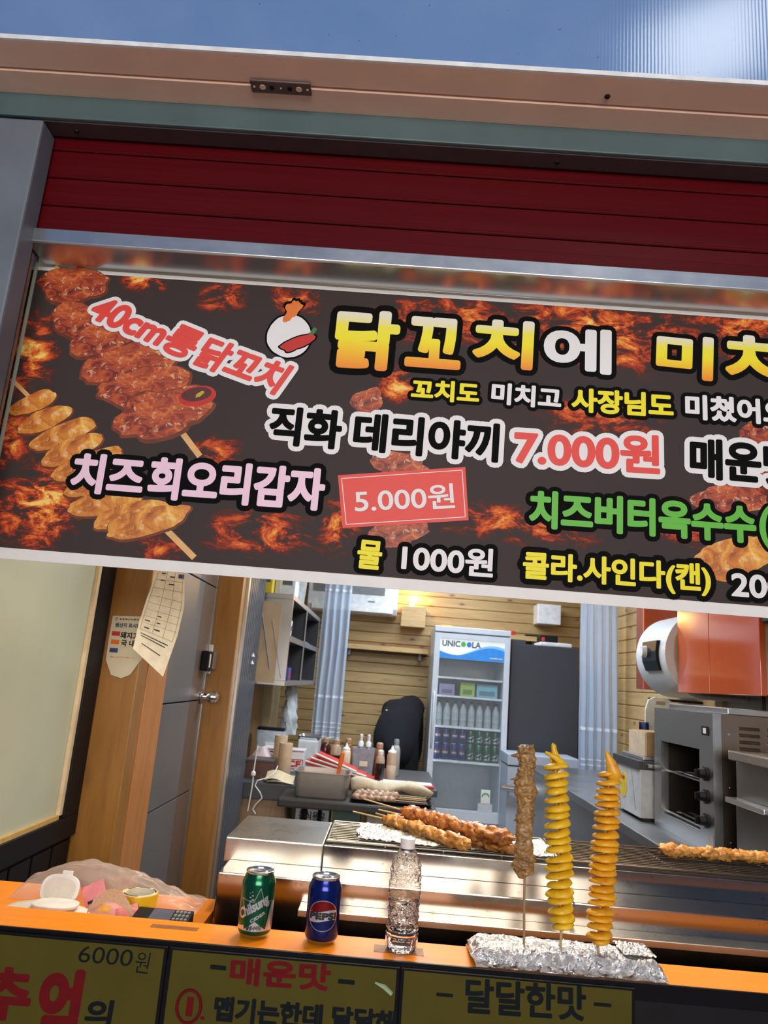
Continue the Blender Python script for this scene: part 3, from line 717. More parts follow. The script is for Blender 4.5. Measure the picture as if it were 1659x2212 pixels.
def can(name, loc, mat, label, cat='can', group=None):
    t = thing(name, label, cat, loc, group)
    obj('body', MB().lathe(CANP[2:], loc, 48, False, False), mat, t, smooth='all')
    obj('base_ring', MB().lathe(CANP[:3], loc, 48, True, False), M['can_lid'], t, smooth=True)
    lid = obj('lid', MB().lathe([(0.0268, 0.1155), (0.0276, 0.1165), (0.0280, 0.1185), (0.0278, 0.1205), (0.0268, 0.1212), (0.0260, 0.1205), (0.0252, 0.1165), (0.024, 0.1160), (0.002, 0.1163)], loc, 48, False, True), M['can_lid'], t, smooth=True)
    tb = MB()
    tb.lathe([(0.0085, 0), (0.0095, 0.0006), (0.0085, 0.0014), (0.0055, 0.0014), (0.0048, 0.0006)], (0, 0, 0), 20, False, False)
    tb.v = [(loc[0] + 0.004 + p[0] * 1.25, loc[1] - 0.001 + p[1] * 0.8, loc[2] + 0.1176 + p[2] + p[0] * 0.05) for p in tb.v]
    obj('tab', tb, M['can_lid'], lid, smooth=True)
    th = math.atan2(-loc[1], -loc[0])
    def dec(nm, mb, m_): return obj(nm, wrap(mb, loc, 0.03302, th), m_, t, fix=False)
    return t, dec
cg = PZ(545, 2026, LZ)
t, dec = can('drink_can', (cg.x, 1.605, LZ), M['can_green'], 'green and white soda can with star emblem standing on the orange counter')
dec('white_field', strips(-0.075, 0.075, 80, lambda u: 0.0165, lambda u: 0.046 + 0.024 * math.tanh(u / 0.02) - 0.1 * max(0, abs(u) - 0.05), 0.0001), M['can_white'])
ST = [(0.005, 0.094), (0.0135, 0.071), (0.034, 0.0695), (0.0205, 0.0465), (0.0215, 0.019), (-0.001, 0.034), (-0.022, 0.0185), (-0.020, 0.047), (-0.034, 0.073), (-0.0065, 0.0675)]
dec('green_star', poly_flat(ST, 0.00022), M['can_green'])
dec('star_outline', line_flat([ST[7], ST[8], ST[9], ST[0], ST[1], ST[2]], 0.00045, 0.00034), M['can_white'])
for i, (u, v, r) in enumerate([(-0.0105, 0.0865, 0.0016), (-0.0150, 0.0840, 0.0016), (-0.0095, 0.0800, 0.0024), (-0.0142, 0.0765, 0.0024), (-0.0085, 0.0725, 0.0030), (-0.0130, 0.0695, 0.0030)]):
    dec('small_star', poly_flat(star(u, v, r, r * 0.42, 0.15), 0.00034, 1), M['can_white'])
a = math.radians(31)
du, dv = math.cos(a), math.sin(a)
def rtext(s, u, v, w, h, stroke, lift, shear=0.0):
    return text_on(s, (u, 0, v), (u + w * du, 0, v + w * dv), Vector((-dv * h, 0, du * h)), stroke, shear, lift=lift, nround=8)
dec('lettering', rtext('Chilsung', -0.030, 0.030, 0.066, 0.0225, 0.0010, 0.00042, 0.15), M['can_white'])
dec('lettering', rtext('CIDER', -0.0085, 0.0315, 0.032, 0.0052, 0.0004, 0.00042, 0.1), M['can_white'])
dec('lettering', text_on('칠성사이다', (-0.017, 0, 0.0185), (0.0115, 0, 0.0195), (0.0012, 0, 0.0075), 0.0003, 0.12, lift=0.00042), M['ink'])
cp = PZ(692, 2036, LZ)
t, dec = can('drink_can', (cp.x, 1.605, LZ), M['can_blue'], 'dark blue cola can with round red white and blue emblem on the orange counter')
RC, RV, VC = 0.0295, 0.0265, 0.0545
circ = lambda u, r: math.sqrt(max(0, r * r - u * u))
oval_ = lambda u, g: (RV + g) * math.sqrt(max(0, 1 - (u / (RC + g)) ** 2))
wav1 = lambda u: VC + 0.0080 + 0.0026 * math.sin(u / RC * 2.6)
wav2 = lambda u: VC - 0.0098 + 0.0026 * math.sin(u / RC * 2.6)
dec('emblem_ring', strips(-RC - 0.001, RC + 0.001, 60, lambda u: VC - oval_(u, 0.001), lambda u: VC + oval_(u, 0.001), 0.00012), M['can_white'])
cl = lambda u, v: max(VC - oval_(u, 0), min(VC + oval_(u, 0), v))
dec('emblem_red', strips(-RC, RC, 60, lambda u: cl(u, wav1(u)), lambda u: VC + oval_(u, 0), 0.00024), M['can_red'])
dec('emblem_blue', strips(-RC, RC, 60, lambda u: VC - oval_(u, 0), lambda u: cl(u, wav2(u)), 0.00024), M['can_blue'])
dec('lettering', text_on('PEPSI', (-0.0268, 0, VC - 0.0062), (0.0268, 0, VC - 0.0058), (0, 0, 0.0108), 0.0012, 0.0, lift=0.00036), M['ink'])

# ================================================================ water bottle
wbp = PZ(866, 2053, LZ); wx, wy = wbp.x, 1.600
wt = thing('water_bottle', 'clear plastic water bottle with diamond facets and a white cap', 'bottle', (wx, wy, LZ + 0.0007))
M['pet'] = glass('pet', (0.98, 0.96, 0.95), 1.38); M['water'] = glass('water', (0.97, 0.97, 0.97), 1.33)
H0 = 0.200
prof = []
nrow = 90
def brad(h):
    if h < 0.012: return 0.0275 + 0.0045 * math.sin(h / 0.012 * math.pi / 2)
    if h < 0.145:
        r = 0.0322
        if abs(h - 0.034) < 0.003 or abs(h - 0.090) < 0.0025 or abs(h - 0.098) < 0.0025 or abs(h - 0.118) < 0.002: r -= 0.0016
        return r
    if h < 0.186:
        k = (h - 0.145) / 0.041; return 0.0322 - 0.0192 * (k ** 1.7)
    return 0.0128
def facet(r, z, t, k):
    amp = 0.0
    if 0.038 < z < 0.086: amp = 0.0046 * min(1, (z - 0.038) / 0.004, (0.086 - z) / 0.004)
    elif 0.121 < z < 0.178: amp = 0.0046 * min(1, (z - 0.121) / 0.004, (0.178 - z) / 0.006)
    elif z < 0.026: return r - 0.0018 * abs(math.sin(t * 5))
    a1 = (t * 9 / (2 * math.pi) + z * 42) % 1; a2 = (t * 9 / (2 * math.pi) - z * 42) % 1
    return r - amp * (abs(a1 - 0.5) + abs(a2 - 0.5))
prof = [(brad(H0 * i / nrow), H0 * i / nrow) for i in range(nrow + 1)]
mb = MB().lathe(prof, (wx, wy, LZ + 0.0008), 72, True, False, facet)
inner = [(max(0.002, r - 0.0011), max(z, 0.0012)) for r, z in prof]
n0 = len(mb.v)
mb.lathe(inner[::-1], (wx, wy, LZ + 0.0008), 72, False, True, facet)
mb.f.append([]); mb.f.pop()
m72 = nrow * 72
for i in range(72): mb.f.append([m72 + i, m72 + (i + 1) % 72, n0 + (i + 1) % 72, n0 + i]); mb.mi.append(0)
obj('shell', mb, M['pet'], wt)
lv = int(nrow * 0.100 / H0)
obj('water', MB().lathe([(max(0.002, r - 0.0014), max(z, 0.0016)) for r, z in prof[:lv]], (wx, wy, LZ + 0.0008), 72, True, True, facet), M['water'], wt)
cap = obj('cap', MB().lathe([(0.0142, 0.182), (0.0146, 0.184), (0.0146, 0.200), (0.0138, 0.2025), (0.006, 0.203)], (wx, wy, LZ + 0.0008), 40, True, True, lambda r, z, t, k: r + (0.0003 if int(t / (2 * math.pi) * 80) % 2 else 0) * (1 if 0.184 <= z <= 0.2 else 0)), plain('cap_white', (0.80, 0.74, 0.70), 0.45, sss=0.2), wt, smooth=True)
obj('neck_ring', MB().lathe([(0.0128, 0.176), (0.0152, 0.177), (0.0152, 0.1795), (0.0128, 0.181)], (wx, wy, LZ + 0.0008), 40, True, True), M['pet'], wt, smooth=True)

# ================================================================ foil block with three upright skewers
def foil_mat(name):
    m, nt, b = nodes(name)
    v = coords(nt)
    f = noi(nt, v, 55, 6, 0.7, 1.0)
    vo = N(nt, 'ShaderNodeTexVoronoi'); vo.feature = 'DISTANCE_TO_EDGE'; nt.links.new(v, vo.inputs['Vector']); vo.inputs['Scale'].default_value = 75
    b.inputs['Base Color'].default_value = (0.74, 0.73, 0.72, 1); b.inputs['Metallic'].default_value = 1.0; b.inputs['Roughness'].default_value = 0.13
    bump(nt, b, mth(nt, 'ADD', f, mth(nt, 'MULTIPLY', vo.outputs['Distance'], 0.6)), 0.9, 0.006)
    return m
M['foil'] = foil_mat('aluminium_foil')
FX0, FX1 = 0.197, 0.556
fb = thing('foil_block', 'foam block wrapped in crumpled foil holding three skewers at the counter edge', 'skewer stand', ((FX0 + FX1) / 2, 1.58, LZ + 0.001))
def crump(x, y, z, a=0.0035): return a * (nz(x, y, z, 45) + 0.6 * nz(x + 3, y, z, 110) + 0.35 * nz(x, y + 9, z, 260))
mb = MB()
nu, nv = 110, 40
# outline of the cross-section: front bottom, front top, back top, back bottom
sec = [(1.541, LZ + 0.001), (1.538, LZ + 0.012), (1.545, LZ + 0.034), (1.575, LZ + 0.036), (1.625, LZ + 0.034), (1.644, LZ + 0.022), (1.646, LZ + 0.001)]
def secp(s):
    k = s * (len(sec) - 1); i = min(int(k), len(sec) - 2); f = k - i
    return sec[i][0] + (sec[i + 1][0] - sec[i][0]) * f, sec[i][1] + (sec[i + 1][1] - sec[i][1]) * f
def ff(u, v):
    x = FX0 + (FX1 - FX0) * u; y, z = secp(v)
    e = 4 * u * (1 - u); e = min(1, e * 6)
    x += 0.010 * nz(0.3, y, z, 60) * (1 - e)
    h = crump(x, y, z, 0.0042)
    zz = z + h if z > LZ + 0.004 else z
    zz = LZ + 0.001 + (zz - LZ - 0.001) * (0.55 + 0.45 * e)
    return (x + crump(x + 7, y, z, 0.003), y + crump(x, y + 5, z, 0.003) * (1 if v > 0.02 else 0), max(LZ + 0.0008, zz))
mb.grid(ff, nu, nv)
for side in (0, 1):
    ids = [j * (nu + 1) + (nu if side else 0) for j in range(nv + 1)]
    mb.f.append(ids); mb.mi.append(0)
obj('foil_wrap', mb, M['foil'], fb)
obj('flap', MB().grid(lambda u, v: (0.485 + 0.062 * u + 0.004 * nz(u * 3, v * 3, 1), 1.556 + 0.075 * v + 0.003 * nz(u * 4, v * 3, 5), LZ + 0.039 + 0.003 * abs(nz(u * 6, v * 6, 2)) + 0.0035 * nz(u * 14, v * 14, 8)), 22, 22), M['foil'], fb)

YS = 1.570
def fried_rad(seed, s1=90, a1=0.35, s2=220, a2=0.18):
    return lambda k, an, p: 1 + a1 * nz(p.x * 0.3 + math.cos(an) * 0.008 + seed, math.sin(an) * 0.008 + seed, p.z + p.y + p.x, s1) + a2 * nz(math.cos(an) * 0.010 + seed * 2, math.sin(an) * 0.010, p.z + p.x + p.y, s2)
M['fried'] = food('fried_chicken', (0.12, 0.055, 0.016), (0.30, 0.155, 0.048), (0.54, 0.32, 0.11), 120, 0.42, 0.35, 0.12)
M['potato'] = food('fried_potato', (0.62, 0.32, 0.006), (0.82, 0.50, 0.012), (0.88, 0.60, 0.03), 40, 0.45, 0.2, 0.45)
M['potato2'] = food('fried_potato_dark', (0.58, 0.22, 0.004), (0.80, 0.38, 0.008), (0.86, 0.48, 0.02), 40, 0.45, 0.25, 0.45)
def pole(px0, py0, px1, py1, Y=YS): return PY(px0, py0, Y), PY(px1, py1, Y)
# long fried chicken skewer
b0, tp = pole(1132, 2056, 1133, 1612)
ck = thing('chicken_skewer', 'long battered chicken skewer standing upright, left of the spiral potatoes', 'skewer', b0)
obj('stick', MB().tube([b0, PY(1132, 1960, YS), PY(1134, 1880, YS), PY(1134, 1640, YS)], 0.0024, 8), wood('stick_dark', (0.28, 0.17, 0.08), (0.42, 0.28, 0.15), 'Z', 5, 0.5, 0.0), ck, smooth=True)
path = []; rad = []
ctrl = [(1126, 1897, 0.006), (1127, 1888, 0.013), (1130, 1872, 0.0185), (1134, 1850, 0.0195), (1133, 1825, 0.017), (1133, 1795, 0.0165), (1134, 1765, 0.0165), (1134, 1735, 0.0165), (1136, 1712, 0.0185), (1136, 1690, 0.0185), (1138, 1665, 0.016), (1140, 1645, 0.0155), (1137, 1625, 0.0175), (1133, 1614, 0.0165), (1133, 1609, 0.009)]
nn = 150
for i in range(nn + 1):
    k = i / nn * (len(ctrl) - 1); j = min(int(k), len(ctrl) - 2); f = k - j
    a_ = [ctrl[j][q] + (ctrl[j + 1][q] - ctrl[j][q]) * f for q in range(3)]
    path.append(PY(a_[0], a_[1], YS)); rad.append(a_[2])
obj('meat', MB().tube(path, rad, 52, True, fried_rad(1.7, 75, 0.36, 230, 0.26)), M['fried'], ck, smooth='all')
for (px, py, dx, dy, r) in ((1120, 1632, -16, 0, 0.0055), (1122, 1680, -20, 4, 0.0038), (1122, 1868, -20, 2, 0.005), (1120, 1770, -10, 2, 0.005)):
    A, Bv = PY(px + 4, py, YS), PY(px + dx, py + dy, YS)
    obj('crumb', MB().tube([A, A.lerp(Bv, 0.35) + Vector((0, -0.001, 0.001)), A.lerp(Bv, 0.7), Bv], [r * 1.5, r * 1.1, r * 0.6, r * 0.25], 10, True, fried_rad(px * 0.1)), M['fried'], ck, smooth='all')
# spiral potatoes
def tornado(base_px, top_px, turns, R, mat, label, seed, tip, bottom):
    b0, _ = pole(*base_px, *top_px)
    t = thing('spiral_potato', label, 'skewer', b0)
    p0, p1 = PY(*bottom, YS), PY(*tip, YS)
    obj('stick', MB().tube([b0, p0, p0.lerp(p1, 0.97)], 0.0026, 8), M['stick'], t, smooth=True)
    ax = (p1 - p0); L = ax.length; az = ax.normalized()
    ux = Vector((1, 0, 0)); ux = (ux - az * ux.dot(az)).normalized(); uy = az.cross(ux)
    seg = 30; n = int(turns * seg); mb = MB(); ring = 10; vs = []
    for i in range(n + 1):
        s = i / n; an = 2 * math.pi * turns * s + seed
        end = min(1, s / 0.035, (1 - s) / 0.025)
        taper = (0.90 + 0.12 * math.sin(min(1, s * 1.25) * math.pi * 0.9)) * (0.35 + 0.65 * end)
        Rr = R * taper * (1 + 0.12 * nz(s * 60, seed, 0.3) + 0.10 * nz(math.cos(an) * 1.4, math.sin(an) * 1.4, s * 9 + seed))
        hz = L * s + 0.0022 * nz(s * 40, seed + 4, 1.0) + 0.0016 * math.sin(an * 0.31 + seed)
        drx = ux * math.cos(an) + uy * math.sin(an)
        c = p0 + az * hz
        th = 0.0070 * (0.85 + 0.3 * nz(s * 50, 2, seed)) * (L / turns / 0.0155)
        for j in range(ring):
            a = 2 * math.pi * j / ring
            rr = 0.5 * (Rr + 0.003) + 0.5 * (Rr - 0.003) * math.cos(a)
            tt = th * math.sin(a) * (0.70 + 0.30 * min(1, max(0, (rr - 0.003) / (Rr - 0.003))))
            droop = -0.006 * (rr / R) ** 2
            vs.append(c + drx * rr + az * (tt + droop))
    fs = [(i * ring + j, i * ring + (j + 1) % ring, (i + 1) * ring + (j + 1) % ring, (i + 1) * ring + j) for i in range(n) for j in range(ring)]
    fs += [tuple(range(ring))[::-1], tuple(n * ring + j for j in range(ring))]
    mb.add(vs, fs)
    obj('potato', mb, mat, t, smooth='all')
    return t, p1
tA, pA = tornado((1211, 2066), (1197, 1612), 20.4, 0.0270, M['potato'], 'yellow spiral potato skewer standing upright in the middle of the three', 0.6, (1199, 1640), (1212, 2008))
obj('tip', MB().tube([pA + Vector((0.006, 0, -0.010)), pA + Vector((0.003, 0, 0.004)), pA + Vector((-0.002, 0, 0.016)), pA + Vector((-0.004, 0, 0.026)), pA + Vector((-0.006, 0, 0.030))], [0.008, 0.0075, 0.006, 0.005, 0.002], 12, True, fried_rad(3)), M['potato'], tA, smooth='all')
obj('tip', MB().tube([pA + Vector((0.018, -0.004, -0.014)), pA + Vector((0.010, -0.010, -0.004)), pA + Vector((-0.006, -0.012, 0.006)), pA + Vector((-0.022, -0.008, 0.012))], [0.003, 0.0065, 0.006, 0.003], 12, True, fried_rad(4)), M['potato'], tA, smooth='all')
tB, pB = tornado((1293, 2064), (1313, 1630), 22.6, 0.0265, M['potato2'], 'deep orange spiral potato skewer standing upright, rightmost of the three', 2.1, (1316, 1668), (1292, 2036))
obj('tip', MB().tube([pB + Vector((0.012, 0, -0.012)), pB + Vector((0.008, 0, 0.0)), pB + Vector((0.002, 0, 0.018)), pB + Vector((-0.005, 0, 0.036)), pB + Vector((-0.007, 0, 0.041))], [0.014, 0.015, 0.010, 0.004, 0.0015], 14, True, fried_rad(6)), M['potato2'], tB, smooth='all')

# ================================================================ stainless charcoal grill
GX0, GX1 = -0.362, 1.60
gl = thing('charcoal_grill', 'long stepped stainless steel grill behind the orange counter', 'grill', (0.6, 2.0, 0.2))
S1, S2 = M['steel'], M['steel_stain']
obj('side_plate', B(GX0, -0.125, 1.922, 2.215, 1.105, 1.160), S1, gl, bevel=0.003)
obj('front_wall', B(-0.1245, GX1, 1.922, 1.936, 1.105, 1.160), S2, gl, bevel=0.002)
obj('back_wall', B(-0.1245, GX1, 2.203, 2.215, 1.0, 1.160), S1, gl, bevel=0.002)
obj('fire_tray', B(-0.1245, GX1, 1.937, 2.202, 1.0, 1.09), M['black_matte'], gl)
obj('step', B(GX0 + 0.014, GX1, 1.802, 1.9215, 0.86, 1.110), S2, gl, bevel=0.003)
obj('lower_body', B(-0.150, GX1, 1.762, 1.8015, 0.86, 1.0485), S2, gl, bevel=0.002)
obj('lip', B(-0.156, GX1, 1.744, 1.8015, 1.049, 1.064), S1, gl, bevel=0.0015)
obj('base', B(GX0 + 0.02, GX1, 1.81, 2.2, 0.2, 0.859), M['darkgrey'], gl)
obj('back_body', B(GX0 + 0.002, GX1, 1.924, 2.214, 0.86, 0.9995), S1, gl)
for (x, y) in ((1236, 1952), (1236, 1987)):
    p = PY(x, y, 1.80); obj('bolt', MB().tube([(p.x, 1.8025, p.z), (p.x, 1.799, p.z), (p.x, 1.7965, p.z), (p.x, 1.7955, p.z)], [0.006, 0.006, 0.004, 0.001], 10), M['chrome'], gl, smooth=True)
def grate(x0, x1, mat, label, n, y0=1.946, y1=2.196, z=1.166):
    t = thing('grill_grate', label, 'grate', ((x0 + x1) / 2, 2.07, z - 0.004))
    for i in range(n):
        y = y0 + (y1 - y0) * i / (n - 1)
        obj('bar', MB().tube([(x0, y, z), (x1, y, z)], 0.0015 if 0 < i < n - 1 else 0.003, 6), mat, t, smooth=True)
    for i, xx in enumerate([x0] + [x0 + (x1 - x0) * k / 4 for k in (1, 2, 3)] + [x1]):
        obj('cross_bar', MB().tube([(xx, y0, z - 0.0038 if 0 < i < 4 else z), (xx, y1, z - 0.0038 if 0 < i < 4 else z)], 0.002 if 0 < i < 4 else 0.003, 6), mat, t, smooth=True)
    return t
grate(-0.118, 0.452, steel('grate_steel', (0.40, 0.36, 0.31), 0.3), 'bare steel grill grate under the foil sheet', 13)
grate(0.462, 1.55, steel('grate_burnt', (0.13, 0.105, 0.09), 0.34, stain=0.6), 'blackened grill grate at the right under the single skewer', 14)
# foil sheet on the grate
fs_ = obj('foil_sheet', MB().grid(lambda u, v: (-0.045 + 0.485 * u + 0.012 * nz(v * 3, 0.4, u * 2) * (1 if u < 0.05 or u > 0.95 else 0.3), 1.940 + 0.19 * v + 0.010 * nz(u * 5, 1.2, 0) - 0.02 * (u - 0.5),
          1.1735 + 0.0042 * (1 + nz(u * 30, v * 13, 3)) + 0.0026 * nz(u * 75, v * 32, 6) - (0.002 if v < 0.03 else 0)), 130, 50), M['foil'], None)
tag(fs_, 'crumpled sheet of foil lying on the steel grate under the chicken skewers', 'foil')

M['grilled'] = food('grilled_chicken', (0.13, 0.03, 0.006), (0.42, 0.135, 0.020), (0.64, 0.30, 0.07), 95, 0.30, 0.5, 0.1)
M['grilled2'] = food('grilled_chicken_pale', (0.24, 0.07, 0.012), (0.56, 0.23, 0.04), (0.74, 0.42, 0.12), 95, 0.30, 0.5, 0.1)
def chunk(c, d, ln, r, seed, n=26, m=18):
    d = d.normalized(); a = Vector((0, 0, 1)); s = d.cross(a).normalized(); a = s.cross(d)
    mb = MB()
    def f(u, v):
        th = 2 * math.pi * u; ph = math.pi * (v - 0.5)
        dirv = d * math.sin(ph) * ln + (s * math.cos(th) + a * math.sin(th)) * math.cos(ph) * r
        k = 1 + 0.40 * nz(dirv.x * 1.0 + seed, dirv.y + seed * 1.7, dirv.z, 75) + 0.34 * nz(dirv.x + seed, dirv.y, dirv.z + seed, 170)
        return c + dirv * k
    mb.grid(f, n, m, True); return mb
def skewer(stick0, meat0, meat1, z0, z1, r, n, mat, label, seed, tail=0.0):
    A = PZ(*stick0, z0); M0 = PZ(*meat0, z0); M1 = PZ(*meat1, z1)
    t = thing('grilled_skewer', label, 'skewer', ((M0 + M1) / 2) - Vector((0, 0, r)), 'chicken skewers on the grill')
    d = M1 - M0
    obj('stick', MB().tube([A, M0, M0 + d * 0.98], [0.0022, 0.0024, 0.0024], 8), M['stick'], t, smooth=True)
    rnd = random.Random(seed); ln = d.length / n
    for i in range(n):
        c = M0 + d * ((i + 0.5) / n) + Vector((0, rnd.uniform(-1, 1) * 0.002, rnd.uniform(-1, 1) * 0.0015))
        obj('meat', chunk(c, d + Vector((0, rnd.uniform(-.3, .3) * d.length, 0)), ln * rnd.uniform(0.80, 1.05), r * rnd.uniform(0.85, 1.15), seed + i * 3.3), mat, t, smooth='all')
    return t
skewer((786, 1726), (882, 1754), (1090, 1812), 1.216, 1.212, 0.0185, 8, M['grilled'], 'rearmost browned chicken skewer on the foil, its stick pointing highest', 11)
skewer((818, 1749), (884, 1764), (1096, 1824), 1.197, 1.194, 0.0175, 8, M['grilled'], 'browned chicken skewer in the middle of the pile on the foil', 23)
skewer((812, 1757), (850, 1768), (1112, 1836), 1.188, 1.190, 0.0145, 9, M['grilled2'], 'chicken skewer lowest in the pile on the foil, mostly hidden', 31)
skewer((763, 1753), (838, 1771), (998, 1822), 1.192, 1.192, 0.0155, 6, M['grilled2'], 'foremost pale golden chicken skewer on the foil behind the water bottle', 47)
skewer((1800, 1862), (1690, 1856), (1432, 1836), 1.188, 1.190, 0.0150, 9, M['grilled2'], 'lone golden chicken skewer on the blackened grate at the right', 59)

# ================================================================ odds and ends on the lower shelf at the left
SZ = 0.998
wp_ = thing('wet_wipes', 'white wet wipe pack with its oval lid flipped open', 'wet wipes', (-0.70, 1.76, SZ))
obj('pack', MB().grid(lambda u, v: (-0.80 + 0.20 * u, 1.70 + 0.10 * v, SZ + 0.001 + (0.036 * (math.sin(math.pi * u) ** 0.35) * (math.sin(math.pi * v) ** 0.4) if 0 < u < 1 and 0 < v < 1 else 0)), 24, 14), plain('wipe_film', (0.74, 0.68, 0.60), 0.35), wp_, smooth='all')
def oval(cx, cy, cz, rx, ry, tilt, z0, z1, n=36, inner=None):
    mb = MB()
    def tr(x, y, z):
        c, s = math.cos(tilt), math.sin(tilt)
        return (cx + x, cy + y * c - z * s, cz + y * s + z * c)
    pts = []
    for i in range(n):
        t = 2 * math.pi * i / n; e = 2.6
        x = rx * abs(math.cos(t)) ** (2 / e) * (1 if math.cos(t) >= 0 else -1); y = ry * abs(math.sin(t)) ** (2 / e) * (1 if math.sin(t) >= 0 else -1)
        pts.append((x, y))
    return mb.prism(pts, lambda u, v, w: tr(u, v, w), z0, z1)
fr = obj('lid_frame', oval(-0.675, 1.735, SZ + 0.034, 0.048, 0.034, 0.0, 0, 0.006), M['white_plastic'], wp_, bevel=0.0015)
lid = PY(130, 1921, 1.80)
ld = obj('lid', oval(lid.x, lid.y, lid.z, 0.043, 0.031, math.radians(75), -0.004, 0.004), M['white_plastic'], wp_, bevel=0.002)
obj('lid_recess', oval(lid.x, lid.y - 0.0045, lid.z + 0.001, 0.036, 0.024, math.radians(75), -0.001, 0.0004), plain('lid_inside', (0.70, 0.64, 0.54), 0.4), ld)
obj('lid_tab', B(lid.x - 0.004, lid.x + 0.020, lid.y + 0.008, lid.y + 0.013, lid.z + 0.027, lid.z + 0.037), M['white_plastic'], ld, bevel=0.002)
obj('hinge', B(lid.x - 0.02, lid.x + 0.03, lid.y - 0.012, lid.y - 0.004, SZ + 0.034, lid.z - 0.026), M['white_plastic'], wp_, bevel=0.001)
# candy packets
M['pink'] = plain('pink_packet', (0.74, 0.26, 0.28), 0.35, scale=30); M['pink2'] = plain('pale_pink_packet', (0.78, 0.40, 0.38), 0.35)
def packet(px, py, Y, w, h, rz, tilt, mat, label, extra=None):
    c = PY(px, py, Y)
    t = thing('candy_packet', label, 'packet', (c.x, c.y, c.z - h / 2), 'pink candy packets')
    ca, sa = math.cos(rz), math.sin(rz)
    def f(u, v, s=1, k=0.0):
        x = (u - 0.5) * w; z = (v - 0.5) * h
        th = 0.006 * math.sin(math.pi * u) * math.sin(math.pi * v) * s + k
        X = x * ca - z * sa; Z = x * sa + z * ca
        return (c.x + X, c.y - th * math.cos(tilt) + Z * math.sin(tilt), c.z + Z * math.cos(tilt) + 0.002 * nz(u * 5, v * 5, px))
    mb = MB(); mb.grid(lambda u, v: f(u, v, 1), 12, 10); mb.grid(lambda u, v: f(u, v, -1), 12, 10)
    obj('wrapper', mb, mat, t, smooth='all')
    if extra: extra(t, f)
    return t
def star_print(t, f):
    mb = MB(); mb.grid(lambda u, v: f(0.25 + 0.35 * u, 0.3 + 0.4 * v, 1, 0.0006), 6, 6); obj('printed_patch', mb, plain('packet_yellow', (0.80, 0.45, 0.10), 0.4), t)
def word_print(t, f):
    mb = MB(); mb.grid(lambda u, v: f(0.15 + 0.5 * u, 0.35 + 0.10 * v, 1, 0.0006), 6, 2); obj('printed_line', mb, M['ink'], t)
packet(206, 1937, 1.82, 0.050, 0.060, 0.5, 0.3, M['pink'], 'rosy candy packet standing behind the wipes lid', word_print)
packet(232, 1962, 1.77, 0.075, 0.036, -0.05, 0.7, M['pink2'], 'pale pink candy packet with a yellow print beside the card terminal', star_print)
packet(275, 1969, 1.765, 0.045, 0.026, 0.45, 0.8, M['pink'], 'small pink candy packet lying against the yellow tape roll', None)
# straw brush arching over the packets
br0 = PY(228, 1950, 1.745)
bt = obj('straw_whisk', MB().grid(lambda u, v: (br0.x - 0.036 + 0.100 * u, br0.y - 0.004 * v, SZ + 0.003 + (0.072 - 0.026 * v) * math.sin(math.pi * (0.10 + 0.80 * u)) ** 0.8 + 0.0006 * math.sin(u * 90)), 60, 10), wood('straw', (0.52, 0.33, 0.18), (0.70, 0.50, 0.32), 'Y', 6, 0.6, 0.0), None, smooth='all')
tag(bt, 'beige ribbed strap arching over the pink candy packets', 'strap')
# tape roll
tc_ = PZ(303, 1972, SZ)
tr_ = thing('tape_roll', 'roll of yellow packing tape with printed cardboard core', 'tape', (tc_.x, 1.825, SZ))
obj('tape', MB().lathe([(0.030, 0.0), (0.041, 0.0), (0.0415, 0.002), (0.0415, 0.048), (0.041, 0.050), (0.038, 0.050)], (tc_.x, 1.825, SZ), 48, True, False), plain('yellow_tape', (0.78, 0.47, 0.02), 0.2, coat=0.4), tr_, smooth=True)
obj('core_rim', MB().lathe([(0.038, 0.0495), (0.0375, 0.0508), (0.031, 0.0508), (0.0305, 0.0495), (0.0305, 0.0)], (tc_.x, 1.825, SZ), 48, False, False), M['cream'], tr_, smooth=True)
for a0, a1 in ((0.1, 0.9), (1.15, 1.9), (2.2, 2.7), (3.6, 4.9)):
    obj('core_print', MB().grid(lambda u, v: (tc_.x + (0.0322 + 0.0040 * v) * math.cos(a0 + (a1 - a0) * u), 1.825 + (0.0322 + 0.0040 * v) * math.sin(a0 + (a1 - a0) * u), SZ + 0.0510), 12, 1), M['ink'], tr_)
# card terminal
k0 = PZ(345, 1984, SZ + 0.03)
kt = thing('card_terminal', 'black card payment terminal lying by the tape roll', 'card terminal', (k0.x, 1.74, SZ))
obj('body', MB().prism([(1.700, SZ), (1.780, SZ), (1.782, SZ + 0.034), (1.700, SZ + 0.022)], lambda u, v, w: (w, u, v), k0.x - 0.062, k0.x + 0.060), M['black'], kt, bevel=0.003)
obj('screen', MB().prism([(1.712, SZ + 0.0242), (1.774, SZ + 0.0335), (1.774, SZ + 0.0345), (1.712, SZ + 0.0252)], lambda u, v, w: (w, u, v), k0.x - 0.026, k0.x + 0.020), plain('terminal_screen', (0.10, 0.10, 0.14), 0.15), kt)
M['key'] = plain('key_grey', (0.25, 0.25, 0.27), 0.5)
for i in range(4):
    for j in range(4):
        ky = 1.714 + i * 0.016; kz_ = SZ + 0.0241 + (ky - 1.71) * 0.15
        obj('key', B(k0.x + 0.024 + j * 0.0085, k0.x + 0.0298 + j * 0.0085, ky, ky + 0.010, kz_, kz_ + 0.003), M['red'] if (i, j) == (0, 3) else M['key'], kt)
